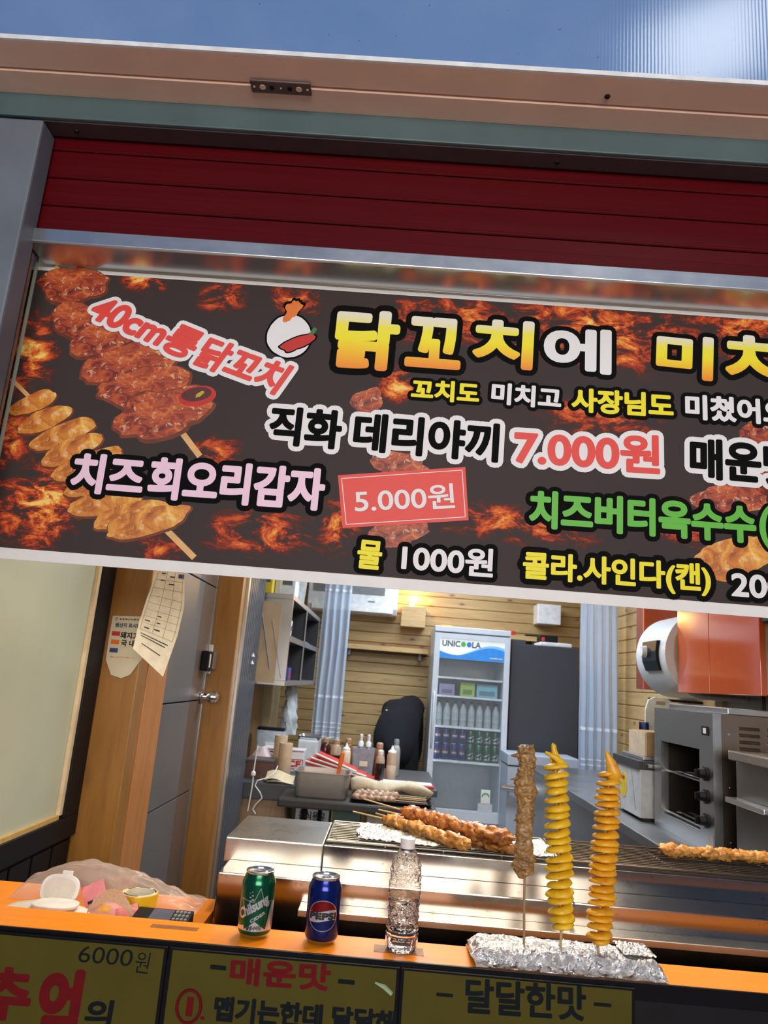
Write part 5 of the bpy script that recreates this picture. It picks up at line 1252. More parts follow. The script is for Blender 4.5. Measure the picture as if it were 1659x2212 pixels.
obj('edge', B(SX1 - 0.0028, SX1, SY1 - 0.025, SY1, SZ0 + 0.0305, SZ1 - 0.0305), M['steel_z'], su)
obj('divider', B(SX0 + 0.009, SX1 - 0.003, 5.12, 5.15, SZ0 + 0.0305, SZ1 - 0.0305), M['shaded_in'], su)
obj('edge', B(SX1 - 0.0028, SX1, 5.11, 5.16, SZ0 + 0.0305, SZ1 - 0.0305), M['steel_z'], su)
for (a_, b_) in ((SY0 + 0.026, 5.119), (5.151, SY1 - 0.026)):
    obj('shelf', B(SX0 + 0.009, SX1 - 0.003, a_, b_, 1.735, 1.765), M['shaded_in'], su); obj('edge', B(SX1 - 0.0028, SX1, a_, b_, 1.733, 1.767), ST_, su)
fl = obj('protective_film', B(-0.895, -0.650, SY0 - 0.003, SY0 - 0.0005, SZ0 + 0.012, SZ1 - 0.05), plain('film_card', (0.56, 0.42, 0.26), 0.6, scale=8), su)
for k in range(3):
    x = -0.84 + k * 0.07
    obj('film_print', MB().tube([(x, SY0 - 0.0035, 1.97 - 0.06 * k), (x + 0.085, SY0 - 0.0035, 1.62 - 0.05 * k)], 0.0018 if k != 1 else 0.004, 5), M['grey'], fl)
o = thing('white_mug', 'white mug with dark print in the near upper compartment', 'mug', (-0.64, 4.52, 1.7655))
obj('cup', MB().lathe([(0.034, 0), (0.038, 0.004), (0.040, 0.095), (0.037, 0.095), (0.034, 0.008)], (-0.64, 4.52, 1.7655), 20), M['white_plastic'], o, smooth=True)
obj('print', MB().lathe([(0.0405, 0.035), (0.0407, 0.065)], (-0.64, 4.52, 1.7655), 20, False, False), M['logo_grey'], o, smooth=True)
o = thing('tea_box', 'small blue and red box in the near lower compartment', 'box', (-0.64, 4.62, 1.5085))
obj('box', B(-0.70, -0.60, 4.56, 4.68, 1.5085, 1.585), plain('tea_blue', (0.05, 0.07, 0.30), 0.5), o, bevel=0.002)
obj('panel_print', B(-0.599, -0.5985, 4.58, 4.63, 1.52, 1.56), M['red'], o)
o = thing('white_tube', 'white plastic tube standing in the near lower compartment', 'tube', (-0.63, 4.46, 1.5085))
obj('tube', MB().lathe([(0.018, 0), (0.02, 0.004), (0.020, 0.09), (0.008, 0.11), (0.008, 0.125)], (-0.63, 4.46, 1.5085), 14), M['white_plastic'], o, smooth=True)
obj('cap', MB().lathe([(0.010, 0.1255), (0.010, 0.14)], (-0.63, 4.46, 1.5085), 14), M['white_paint'], o, smooth=True)
o = thing('steel_lid', 'shiny steel lid with a black knob in the far upper compartment', 'bowl', (-0.68, 5.5, 1.7655))  # a pan lid with its knob on top
obj('lid', MB().lathe([(0.085, 0), (0.088, 0.006), (0.06, 0.025), (0.01, 0.032)], (-0.68, 5.5, 1.7655), 24), M['chrome'], o, smooth=True)
obj('knob', MB().lathe([(0.008, 0.0322), (0.014, 0.045), (0.010, 0.055)], (-0.68, 5.5, 1.7655), 12), M['black'], o, smooth=True)
# things stored on top of the cupboard
for (x, y, w, d, h, c, lb, nm) in ((-0.80, 4.42, 0.07, 0.12, 0.20, (0.72, 0.52, 0.04), 'yellow packet on top of the steel cupboard', 'packet'), (-0.70, 4.48, 0.10, 0.16, 0.19, (0.66, 0.70, 0.72), 'white carton on top of the steel cupboard', 'carton')):
    t = thing('stored_' + nm, lb, nm, (x + w / 2, y + d / 2, SZ1 + 0.001))
    obj('body', B(x, x + w, y, y + d, SZ1 + 0.001, SZ1 + h), plain('stored_paint', c, 0.5), t, bevel=0.006)
    obj('panel_print', B(x + w * 0.2, x + w * 0.8, y - 0.0012, y - 0.0002, SZ1 + h * 0.35, SZ1 + h * 0.6), M['logo_grey'], t)
t = thing('storage_pail', 'clear plastic pail with a pale label on top of the steel cupboard', 'container', (-0.68, 5.0, SZ1 + 0.001))
obj('pail', MB().lathe([(0.075, 0), (0.078, 0.003), (0.088, 0.17), (0.092, 0.18)], (-0.68, 5.0, SZ1 + 0.001), 24, True, False), thinfilm('pail_film', (0.85, 0.90, 0.93), 0.5, 0.2), t, smooth=True)
obj('label', MB().grid(lambda u, v: (-0.68 + 0.087 * math.cos(-1.9 + u * 0.9), 5.0 + 0.087 * math.sin(-1.9 + u * 0.9), SZ1 + 0.05 + 0.07 * v), 10, 1), M['paper'], t)
obj('lid', MB().lathe([(0.093, 0.18), (0.093, 0.19), (0.08, 0.194)], (-0.68, 5.0, SZ1 + 0.001), 24), M['white_plastic'], t, smooth=True)
# boards against the left wall under the cupboard
for (y0, y1, c, lb) in ((4.52, 4.74, (0.66, 0.46, 0.03), 'yellow panel on the left wall under the steel cupboard'), (4.75, 5.10, (0.55, 0.57, 0.58), 'white panel on the left wall under the steel cupboard'), (5.12, 5.62, (0.44, 0.25, 0.10), 'tan board on the left wall behind the plastic bag')):
    o = obj('wall_board', B(-0.9195, -0.905, y0, y1, 0.96, 1.475), plain('board_paint', c, 0.5), None); tag(o, lb, 'board')
o = obj('hanging_bag', MB().grid(lambda u, v: (-0.70 + 0.045 * math.sin(u * 2 * math.pi) * (0.5 + 0.8 * (1 - v)) + 0.045 * nz(math.cos(u * 6.28) * 2, math.sin(u * 6.28) * 2 + v * 5, 2), 5.62 + 0.14 * math.cos(u * 2 * math.pi) * (0.45 + 0.7 * math.sin(math.pi * (0.15 + 0.8 * (1 - v)))) , 1.12 + 0.35 * v), 30, 14, True), thinfilm('white_bag', (0.82, 0.87, 0.90), 0.6, 0.3), None, smooth='all')
tag(o, 'translucent white plastic bag hanging under the steel cupboard', 'plastic bag')

# ================================================================ left worktops
lc = thing('side_cabinet', 'dark grey topped cabinet along the left wall', 'cabinet', (-0.69, 5.0, 0.2))
M['dk_top'] = plain('dark_laminate', (0.060, 0.064, 0.072), 0.45)
obj('top', B(-0.915, -0.47, 4.36, 6.05, 0.86, 0.945), M['dk_top'], lc, bevel=0.004)
obj('body', B(-0.90, -0.52, 4.40, 6.0, 0.2, 0.8595), wood('cab_wood', (0.26, 0.16, 0.09), (0.36, 0.24, 0.14), 'Z', 2, 0.5, 0.1), lc)
wt_ = thing('work_table', 'dark topped work table carrying the sauce bottles', 'table', (-0.05, 4.9, 0.2))
obj('top', B(-0.465, 0.33, 4.47, 5.35, 0.93, 0.968), M['dk_top'], wt_, bevel=0.006)
for (x, y) in ((-0.42, 4.52), (0.28, 4.52), (-0.42, 5.30), (0.28, 5.30)): obj('leg', B(x - 0.018, x + 0.018, y - 0.018, y + 0.018, 0.2, 0.9295), M['black'], wt_)
ft = thing('folding_table', 'black folding table in front holding the steel pan and raw skewers', 'table', (-0.12, 4.2, 0.2))
obj('top', B(-0.515, 0.30, 4.0, 4.355, 0.888, 0.932), plain('table_black', (0.035, 0.033, 0.034), 0.5), ft, bevel=0.01)
for (x0, x1) in ((-0.40, -0.30), (0.16, 0.24)):
    obj('leg', MB().tube([(x0, 4.08, 0.2), (x0 + 0.02, 4.12, 0.887)], 0.012, 8), M['black'], ft, smooth=True)
    obj('leg', MB().tube([(x1, 4.34, 0.2), (x1 - 0.02, 4.34, 0.887)], 0.012, 8), M['black'], ft, smooth=True)
obj('brace', MB().tube([(-0.36, 4.2, 0.6), (0.2, 4.2, 0.75)], 0.008, 8), M['black'], ft, smooth=True)
# cartons stored under the tables
for (x0, x1, y0, y1, h, c, lb, txt) in ((-0.47, -0.28, 4.52, 4.8, 0.62, (0.62, 0.66, 0.70), 'white oil carton with dark lettering under the work table', '콩식용유'), (-0.26, -0.10, 4.56, 4.8, 0.60, (0.10, 0.16, 0.13), 'dark green crate under the work table', None), (-0.06, 0.16, 4.6, 4.8, 0.60, (0.50, 0.48, 0.42), 'beige carton under the work table at the right', None)):
    t = thing('stored_carton', lb, 'carton', ((x0 + x1) / 2, (y0 + y1) / 2, 0.2))
    obj('box', B(x0, x1, y0, y1, 0.2, 0.2 + h), plain('stored_carton', c, 0.6), t, bevel=0.003)
    obj('flap', B(x0 + 0.004, x1 - 0.004, y0 + 0.002, (y0 + y1) / 2 - 0.002, 0.2005 + h, 0.204 + h), plain('carton_flap', c, 0.6), t)
    if txt: obj('lettering', text_on(txt, (x0 + 0.02, y0, 0.2 + h - 0.075), (x1 - 0.02, y0, 0.2 + h - 0.075), (0, 0, 0.045), 0.001, lift=0.0008), M['ink'], t, fix=False)

# steel pan with a brush
pn = thing('steel_pan', 'deep rectangular steel pan on the black folding table', 'pan', (-0.306, 4.18, 0.9325))
def rrect(w, d, r, n=5):
    out = []
    for (sx, sy, a0) in ((1, 1, 0), (-1, 1, 90), (-1, -1, 180), (1, -1, 270)):
        for k in range(n + 1):
            a = math.radians(a0 + 90 * k / n); out.append((sx * (w - r) + r * math.cos(a), sy * (d - r) + r * math.sin(a)))
    return out
def ringstack(levels, c):
    mb = MB(); prev = None; n = None
    for (w, d, r, z) in levels:
        ps = rrect(w, d, r); n = len(ps); base = len(mb.v)
        mb.v += [(c[0] + x, c[1] + y, c[2] + z) for x, y in ps]
        if prev is not None:
            for i in range(n): mb.f.append([prev + i, prev + (i + 1) % n, base + (i + 1) % n, base + i]); mb.mi.append(0)
        else: mb.f.append(list(range(base, base + n))[::-1]); mb.mi.append(0)
        prev = base
    mb.f.append([prev + i for i in range(n)]); mb.mi.append(0); return mb
obj('body', ringstack([(0.130, 0.095, 0.03, 0), (0.137, 0.102, 0.035, 0.008), (0.144, 0.109, 0.035, 0.122), (0.152, 0.117, 0.036, 0.125), (0.152, 0.117, 0.036, 0.129), (0.141, 0.106, 0.034, 0.128), (0.134, 0.099, 0.034, 0.012)], (-0.306, 4.18, 0.9325)), plain('pan_steel', (0.42, 0.39, 0.36), 0.42, 0.6, var=0.05), pn, smooth=True)
obj('marinade', B(-0.43, -0.18, 4.085, 4.275, 0.95, 1.03), food('marinade', (0.3, 0.05, 0.02), (0.5, 0.12, 0.04), (0.7, 0.5, 0.4), 40), pn)
bs = thing('basting_brush', 'orange handled basting brush standing in the steel pan', 'brush', PY(733, 1668, 4.15))
ph = PY(733, 1668, 4.15)
obj('handle', MB().tube([ph + Vector((-0.008, 0, -0.03)), ph + Vector((-0.002, 0, 0.02)), ph + Vector((0.006, 0, 0.07)), ph + Vector((0.010, 0, 0.10))], [0.009, 0.010, 0.013, 0.010], 10), M['orange_plastic'], bs, smooth=True)
obj('ferrule', MB().tube([ph + Vector((-0.012, 0, -0.05)), ph + Vector((-0.008, 0, -0.0305))], 0.011, 10), M['steel'], bs, smooth=True)
# tray of raw skewers and rolled cloth
ty = thing('black_tray', 'shallow black tray of raw skewers beside the steel pan', 'tray', (0.06, 4.2, 0.9325))
obj('tray', ringstack([(0.20, 0.14, 0.02, 0), (0.212, 0.152, 0.02, 0.018), (0.206, 0.146, 0.02, 0.018), (0.196, 0.136, 0.02, 0.004)], (0.065, 4.19, 0.9325)), M['black'], ty, smooth=True)
M['raw'] = food('raw_chicken', (0.18, 0.09, 0.05), (0.38, 0.22, 0.13), (0.58, 0.42, 0.29), 90, 0.4, 0.3)
for i in range(5):
    y = 4.07 + i * 0.034; z = 0.957 + (0.012 if i % 2 else 0.0)
    t = thing('raw_skewer', ['foremost', 'second', 'third', 'fourth', 'rearmost'][i] + ' raw chicken skewer on the black tray, counted from the front', 'skewer', (0.06, y, z - 0.014), 'raw skewers on the tray')
    obj('stick', MB().tube([(-0.10, y, z), (0.25, y + 0.01, z - 0.004)], 0.002, 6), M['stick'], t)
    for k in range(6): obj('meat', chunk(Vector((-0.115 + k * 0.036 + i * 0.006, y, z)), Vector((1, 0, 0)), 0.024, 0.0165, i * 7 + k * 2.1, 12, 8), M['raw'], t, smooth='all')
o = obj('rolled_cloth', MB().tube([(-0.16 + 0.44 * k / 14, 4.275 + 0.006 * math.sin(k), 0.99 + 0.008 * math.sin(k * 0.8) - (0.02 if k == 14 else 0)) for k in range(15)], [0.030 + 0.006 * math.sin(k * 1.3) for k in range(15)], 14, True, lambda k, an, p: 1 + 0.15 * math.sin(an * 3 + k * 0.4)), plain('cloth_cream', (0.58, 0.50, 0.36), 0.9, scale=50, bmp=0.3), None, smooth='all')
tag(o, 'rolled cream cloth lying behind the raw skewers', 'cloth')
# red and white folded lids
rdl = thing('red_lid_stack', 'stack of red lids with white edges leaning behind the steel pan', 'lids', (-0.24, 4.6, 0.9685))
for k in range(3):
    z = 0.972 + k * 0.022
    obj('lid', MB().add([(-0.44 + 0.03 * k, 4.50, z + 0.075), (-0.02 - 0.06 * k, 4.50, z), (-0.02 - 0.06 * k, 4.72, z), (-0.44 + 0.03 * k, 4.72, z + 0.075), (-0.44 + 0.03 * k, 4.50, z + 0.092), (-0.02 - 0.06 * k, 4.50, z + 0.012), (-0.02 - 0.06 * k, 4.72, z + 0.012), (-0.44 + 0.03 * k, 4.72, z + 0.092)],
        [(3, 2, 1, 0), (4, 5, 6, 7), (0, 1, 5, 4), (1, 2, 6, 5), (2, 3, 7, 6), (3, 0, 4, 7)]), M['red'], rdl, bevel=0.004)
    obj('edge', MB().tube([(-0.44 + 0.03 * k, 4.498, z + 0.094), (-0.02 - 0.06 * k, 4.498, z + 0.014)], 0.005, 6), M['white_plastic'], rdl)
o = thing('red_tray', 'flat red and white tray in front of the sauce bottles', 'tray', (0.15, 4.56, 0.9685))
obj('tray', B(-0.01, 0.31, 4.49, 4.60, 0.9685, 0.982), M['red'], o, bevel=0.003)
obj('liner', B(0.0, 0.30, 4.495, 4.595, 0.9822, 0.990), M['white_plastic'], o, bevel=0.002)

# sauce bottles
def sbottle(px, Y, h, r, mat, capm, label, kind, zb_=0.9685, fill=None):
    p = PY(px, 1660, Y); loc = (p.x, Y, zb_)
    t = thing('sauce_bottle', label, 'bottle', loc, 'sauce bottles on the work table')
    if kind == 'squeeze': pr = [(r * 0.9, 0), (r, 0.004), (r, h * 0.72), (r * 0.8, h * 0.79)]; cp_ = [(r * 0.85, h * 0.79), (r * 0.85, h * 0.83), (r * 0.3, h * 0.9), (r * 0.12, h)]
    else: pr = [(r * 0.92, 0), (r, 0.004), (r, h * 0.66), (r * 0.85, h * 0.76), (r * 0.55, h * 0.84)]; cp_ = [(r * 0.6, h * 0.84), (r * 0.62, h * 0.96), (r * 0.4, h)]
    if fill:
        zf = h * fill
        obj('body', MB().lathe([(r * 0.92, 0), (r, 0.004), (r, zf)], loc, 20, True, False), mat, t, smooth='all')
        up = [(r, zf)] + [q for q in pr if q[1] > zf]
        obj('clear_top', MB().lathe(up, loc, 20, False, False), thinfilm('bottle_top', (0.80, 0.62, 0.45), 0.5, 0.15), t, smooth='all')
    else: obj('body', MB().lathe(pr, loc, 20, True, True), mat, t, smooth='all')
    obj('cap', MB().lathe(cp_, loc, 20, True, True), capm, t, smooth=True)
M['sauce_red'] = plain('sauce_dark_red', (0.07, 0.012, 0.010), 0.15); M['sauce_brown'] = plain('sauce_brown', (0.23, 0.09, 0.03), 0.2); M['sauce_cream'] = plain('sauce_cream', (0.70, 0.60, 0.45), 0.35); M['sauce_black'] = plain('sauce_black', (0.025, 0.016, 0.014), 0.15)
M['cap_tan'] = plain('cap_tan', (0.42, 0.24, 0.15), 0.4)
sbottle(699, 5.05, 0.195, 0.034, M['sauce_red'], M['cap_tan'], 'dark red sauce bottle, leftmost of the row on the work table', 'round')
sbottle(722, 4.98, 0.195, 0.036, M['sauce_red'], M['cap_tan'], 'dark red sauce bottle with brown top, second of the row', 'round', fill=0.5)
sbottle(748, 5.12, 0.195, 0.034, M['sauce_brown'], M['cap_tan'], 'brown sauce bottle behind the cream squeeze bottle', 'round')
sbottle(745, 4.80, 0.190, 0.029, M['sauce_cream'], M['white_plastic'], 'cream squeeze bottle behind the orange brush', 'squeeze')
sbottle(817, 4.85, 0.205, 0.035, M['sauce_brown'], M['cap_tan'], 'light brown sauce bottle behind the dark dipping sauce', 'round')
sbottle(820, 4.56, 0.165, 0.027, M['sauce_black'], M['white_plastic'], 'small half-full dark sauce bottle nearest the front', 'round', zb_=0.9905, fill=0.55)
sbottle(845, 4.70, 0.205, 0.031, M['sauce_cream'], M['white_plastic'], 'white squeeze bottle at the right end of the row', 'squeeze', fill=0.45)
sbottle(853, 4.98, 0.225, 0.028, thinfilm('clear_sauce', (0.62, 0.60, 0.58), 0.6, 0.2), M['grey'], 'tall grey bottle behind the white squeeze bottle', 'round')
bx = thing('bottle_caddy', 'translucent grey plastic bin with a small label among the sauce bottles', 'bin', (PY(785, 1660, 4.86).x, 4.86, 0.9685))
bc = PY(783, 1660, 4.86)
obj('bin', ringstack([(0.060, 0.05, 0.008, 0), (0.072, 0.06, 0.008, 0.165), (0.069, 0.057, 0.008, 0.165), (0.056, 0.046, 0.008, 0.004)], (bc.x, 4.86, 0.9685)), thinfilm('bin_grey', (0.46, 0.50, 0.56), 0.6, 0.3), bx, smooth=True)
obj('label', B(bc.x - 0.02, bc.x + 0.03, 4.793, 4.7945, 1.03, 1.06), M['cream'], bx)
for k, (dx, lb) in enumerate(((-0.022, 'clear squeeze bottle standing in the grey bin, left one'), (0.026, 'clear squeeze bottle standing in the grey bin, right one'))):
    loc = (bc.x + dx, 4.86 + 0.012 * k, 0.9745); t = thing('clear_bottle', lb, 'bottle', loc)
    obj('body', MB().lathe([(0.022, 0), (0.024, 0.004), (0.024, 0.14), (0.016, 0.165)], loc, 16), plain('bottle_dark', (0.10, 0.11, 0.13), 0.25), t, smooth='all')
    obj('cap', MB().lathe([(0.017, 0.1652), (0.017, 0.19), (0.009, 0.20), (0.011, 0.235), (0.003, 0.24)], loc, 16), M['white_paint'], t, smooth=True)

# things on the left cabinet
ZC = 0.9455
p = PY(560, 1680, 4.50)
o = thing('brown_box', 'dark brown wooden box on the left cabinet beside the paper roll', 'box', (p.x, 4.55, ZC))
obj('box', B(p.x - 0.085, p.x + 0.07, 4.50, 4.66, ZC, ZC + 0.095), wood('box_dark', (0.07, 0.03, 0.02), (0.13, 0.06, 0.04), 'X', 3, 0.4, 0.0), o, bevel=0.003)
obj('lid', B(p.x - 0.088, p.x + 0.073, 4.497, 4.663, ZC + 0.0955, ZC + 0.108), plain('box_lid', (0.12, 0.09, 0.09), 0.4), o, bevel=0.003)
for (px, Y, h, lb) in ((614, 4.62, 0.20, 'brown paper roll standing upright on the left cabinet'), (602, 4.82, 0.225, 'paler paper roll standing behind the first roll')):
    p = PY(px, 1650, Y); t = thing('paper_roll', lb, 'paper roll', (p.x, Y, ZC))
    obj('roll', MB().lathe([(0.012, 0), (0.040, 0), (0.0405, 0.002), (0.0405, h - 0.002), (0.040, h), (0.013, h)], (p.x, Y, ZC), 24, True, False), plain('kraft_paper', (0.56, 0.40, 0.25), 0.7), t, smooth=True)
    obj('core', MB().lathe([(0.013, h), (0.013, 0.02)], (p.x, Y, ZC), 16, False, True), M['cardboard'], t, smooth=True)
p = PY(608, 1680, 4.46)
o = thing('paper_sleeve', 'folded kraft paper sleeve lying at the front of the left cabinet', 'paper', (p.x, 4.45, ZC))
obj('fold', MB().grid(lambda u, v: (p.x - 0.085 + 0.16 * u, 4.38 + 0.10 * v, ZC + 0.002 + 0.05 * max(0, (v - 0.3)) + 0.012 * math.sin(u * 5)+0.012), 12, 6), plain('kraft_light', (0.62, 0.50, 0.32), 0.7), o)
obj('fold', MB().grid(lambda u, v: (p.x - 0.07 + 0.15 * u, 4.365 + 0.05 * v, ZC + 0.003 + 0.006 * math.sin(u * 4) + 0.006), 10, 4), plain('kraft_pale', (0.66, 0.58, 0.36), 0.7), o)
p = PY(610, 1632, 4.95)
o = thing('sign_carton', 'white carton printed with red and black words behind the paper rolls', 'carton', (p.x, 5.0, ZC))
obj('box', B(p.x - 0.13, p.x + 0.14, 4.95, 5.08, ZC, ZC + 0.135), M['white_paint'], o, bevel=0.003)
obj('lettering', text_on('CE', (p.x + 0.04, 4.949, ZC + 0.03), (p.x + 0.12, 4.949, ZC + 0.03), (0, 0, 0.035), 0.003), M['red'], o, fix=False)
for (x0, x1, z0, z1) in ((-0.125, 0.135, 0.015, 0.020), (-0.125, 0.135, 0.072, 0.077), (-0.125, 0.135, 0.122, 0.127), (0.020, 0.025, 0.015, 0.077), (0.130, 0.135, 0.015, 0.077)):
    obj('printed_rule', B(p.x + x0, p.x + x1, 4.9485, 4.9498, ZC + z0, ZC + z1), M['red'], o)
obj('lettering', text_on('ICE', (p.x - 0.11, 4.949, ZC + 0.085), (p.x - 0.03, 4.949, ZC + 0.085), (0, 0, 0.028), 0.002), M['ink'], o, fix=False)
p = PY(585, 1600, 5.2)
o = thing('storage_tub', 'cloudy plastic tub with a black lid at the back of the left cabinet', 'tub', (p.x, 5.25, ZC))
obj('tub', ringstack([(0.085, 0.08, 0.02, 0), (0.10, 0.095, 0.02, 0.22), (0.097, 0.092, 0.02, 0.22), (0.082, 0.077, 0.02, 0.005)], (p.x, 5.25, ZC)), thinfilm('tub_cloudy', (0.66, 0.72, 0.78), 0.7, 0.3), o, smooth=True)
obj('lid', ringstack([(0.09, 0.06, 0.02, 0.2205), (0.09, 0.06, 0.02, 0.235)], (p.x - 0.01, 5.25, ZC)), M['black'], o)
obj('label', B(p.x - 0.03, p.x + 0.04, 5.151, 5.1525, ZC + 0.10, ZC + 0.15), M['white_plastic'], o)
p = PY(560, 1625, 4.80)
o = obj('white_bag_packet', MB().grid(lambda u, v: (p.x - 0.06 + 0.16 * u, 4.76 + 0.12 * v, ZC + 0.001 + 0.15 * math.sin(math.pi * (0.04 + 0.92 * u)) ** 0.6 * math.sin(math.pi * (0.04 + 0.92 * v)) ** 0.6 + 0.02 * nz(u * 5, v * 5, 3)), 16, 12), plain('rosy_packet', (0.62, 0.50, 0.50), 0.4), None, smooth='all')
tag(o, 'pale crumpled packet behind the dark brown box', 'packet')
p = PY(668, 1590, 5.7)
o = thing('steel_tray_stack', 'steel tray on a pale appliance below the left curtain', 'appliance', (p.x, 5.75, ZC))
obj('body', B(-0.62, -0.475, 5.65, 5.95, ZC, ZC + 0.14), M['white_paint'], o, bevel=0.01)
obj('tray', ringstack([(0.075, 0.12, 0.02, 0.1405), (0.082, 0.13, 0.02, 0.165), (0.076, 0.124, 0.02, 0.165), (0.07, 0.115, 0.02, 0.145)], (-0.55, 5.79, ZC)), M['chrome'], o, smooth=True)
# white cord hanging by the ribbed panel
cpts = [(557, 1610, 4.34), (552, 1640, 4.34), (548, 1665, 4.33), (546, 1690, 4.33), (541, 1720, 4.33), (535, 1752, 4.33)]
cd_ = thing('extension_cord', 'thin white cord with a small plug hanging by the ribbed grey panel', 'cord', PY(535, 1752, 4.33))
obj('cord', MB().tube([PY(*q) for q in cpts], 0.0035, 6), M['white_plastic'], cd_, smooth=True)
pq = PY(547, 1672, 4.33); obj('plug', MB().lathe([(0.004, 0.018), (0.013, 0.010), (0.013, -0.006), (0.004, -0.012)], tuple(pq), 10), M['white_plastic'], cd_, smooth=True)
cpts = [(600, 1655, 4.40), (594, 1668, 4.37), (578, 1680, 4.35), (556, 1686, 4.34), (551, 1697, 4.34), (562, 1712, 4.34), (566, 1724, 4.34), (552, 1738, 4.34), (546, 1748, 4.34), (552, 1758, 4.34)]
o = obj('loose_cord', MB().tube([PY(*q) for q in cpts], 0.0035, 6), M['white_plastic'], None, smooth=True)
tag(o, 'loose white cord looping over the front edge of the left cabinet', 'cord')

# ================================================================ right side: worktop, appliances, wall cabinets
WZ = 1.085
wk = thing('steel_worktop', 'stainless steel worktop along the right wall under the appliances', 'worktop', (1.3, 3.9, 0.2))
M['steel_dim'] = steel('steel_dim', (0.40, 0.41, 0.43), 0.36, 'Y')
obj('top', B(0.96, 1.635, 2.53, 5.2, WZ - 0.035, WZ), M['steel_dim'], wk, bevel=0.004)
obj('front', B(0.985, 1.0, 2.55, 5.2, 0.60, WZ - 0.036), M['steel_dim'], wk)
obj('lower_shelf', B(0.985, 1.635, 2.55, 5.2, 0.55, 0.59), M['steel_dim'], wk)
for y in (2.6, 3.9, 5.15): obj('leg', B(1.0, 1.04, y - 0.02, y + 0.02, 0.2, 0.5495), M['steel_dim'], wk)
# salamander / toaster oven
ov = thing('toaster_oven', 'stainless steel two-deck oven with dark openings and side louvres', 'oven', (1.36, 2.87, WZ))
OX, OY0, OY1, OZ0, OZ1 = 1.10, 2.592, 3.150, WZ + 0.0005, 1.535
M['oven_side'] = steel('oven_side', (0.20, 0.165, 0.14), 0.34, 'Z')
mbx = MB(); e = 0.02
mbx.box(OX + 0.03, 1.60, OY0, OY0 + e, OZ0, OZ1); mbx.box(OX + 0.03, 1.60, OY1 - e, OY1, OZ0, OZ1); mbx.box(OX + 0.03, 1.60, OY0 + e, OY1 - e, OZ1 - 0.02, OZ1); mbx.box(OX + 0.03, 1.60, OY0 + e, OY1 - e, OZ0, OZ0 + 0.03); mbx.box(1.58, 1.60, OY0 + e, OY1 - e, OZ0 + 0.03, OZ1 - 0.02)
obj('body', mbx, M['oven_side'], ov)
obj('cavity', B(1.50, 1.575, OY0 + 0.022, OY1 - 0.022, OZ0 + 0.031, OZ1 - 0.022), M['black_matte'], ov)
obj('top_plate', B(OX + 0.06, 1.60, OY0 + 0.02, OY1, OZ1 + 0.0005, OZ1 + 0.022), M['steel_dim'], ov, bevel=0.003)
wy0, wy1, wz0, wz1 = 2.705, 3.075, 1.140, 1.410
fpn = MB()
fpn.box(OX, OX + 0.029, OY0, wy0, OZ0, OZ1).box(OX, OX + 0.029, wy1, OY1, OZ0, OZ1).box(OX, OX + 0.029, wy0, wy1, wz1, OZ1).box(OX, OX + 0.029, wy0, wy1, OZ0, wz0)
obj('front_plate', fpn, steel('oven_front', (0.42, 0.44, 0.46), 0.32, 'Z'), ov)
for zz in (1.300, 1.150):
    rk = MB()
    for k in range(9): rk.tube([(OX + 0.02 + k * 0.045, wy0 + 0.002, zz), (OX + 0.02 + k * 0.045, wy1 - 0.002, zz)], 0.004, 6)
    rk.tube([(OX + 0.02, wy0 + 0.02, zz), (OX + 0.38, wy0 + 0.02, zz)], 0.004, 6).tube([(OX + 0.02, wy1 - 0.02, zz), (OX + 0.38, wy1 - 0.02, zz)], 0.004, 6)
    obj('rack', rk, M['chrome'], ov, smooth=True)
for zz in (1.335, 1.262, 1.185):
    kb = obj('knob', MB().tube([(OX - 0.0005, 2.648, zz), (OX - 0.008, 2.648, zz), (OX - 0.010, 2.648, zz), (OX - 0.028, 2.648, zz)], [0.024, 0.024, 0.017, 0.015], 18), M['black'], ov, smooth=True)
    obj('pointer', B(OX - 0.040, OX - 0.0285, 2.643, 2.653, zz - 0.012, zz + 0.012), M['black_gloss'], kb, bevel=0.002)
bd = obj('badge', B(OX - 0.0035, OX - 0.0004, 2.625, 2.675, 1.460, 1.490), M['black'], ov)
obj('badge_print', B(OX - 0.0042, OX - 0.0036, 2.638, 2.662, 1.466, 1.484), M['white_paint'], bd)
obj('warning_label', B(OX - 0.0015, OX - 0.0004, 2.600, 2.640, OZ0 + 0.01, OZ0 + 0.06), plain('label_dull', (0.35, 0.36, 0.38), 0.5), ov)
for c in range(3):
    for r in range(5):
        x0 = 1.185 + c * 0.095; z0 = 1.400 + r * 0.022
        obj('louvre', MB().prism([(OY0 - 0.0004, z0), (OY0 - 0.008, z0 + 0.002), (OY0 - 0.0004, z0 + 0.011)], lambda u, v, w: (w, u, v), x0, x0 + 0.07), steel('louvre_steel', (0.42, 0.36, 0.30), 0.3) if 'louv' not in M else M['louv'], ov)
        if 'louv' not in M: M['louv'] = bpy.data.materials['louvre_steel']
for zz in (1.47, 1.30, 1.13): obj('screw', MB().tube([(1.155, OY0 - 0.0004, zz), (1.155, OY0 - 0.004, zz)], 0.004, 8), M['chrome'], ov)
# stainless machine in front at the right edge
mc = thing('steel_cabinet', 'stainless cabinet with a drawer handle at the right edge behind the grill', 'cabinet', (1.4, 2.38, 0.2))
obj('top', B(1.115, 1.64, 2.235, 2.515, 1.395, 1.425), M['steel'], mc, bevel=0.004)
obj('body', B(1.135, 1.64, 2.245, 2.505, 0.2, 1.3945), steel('cab_steel', (0.20, 0.19, 0.18), 0.38, 'Z'), mc, bevel=0.003)
obj('drawer', B(1.128, 1.1345, 2.255, 2.495, 0.9, 1.285), steel('drawer_steel', (0.16, 0.15, 0.14), 0.4, 'Y'), mc)
obj('handle', B(1.095, 1.1275, 2.250, 2.500, 1.268, 1.284), M['steel_y'], mc, bevel=0.003)
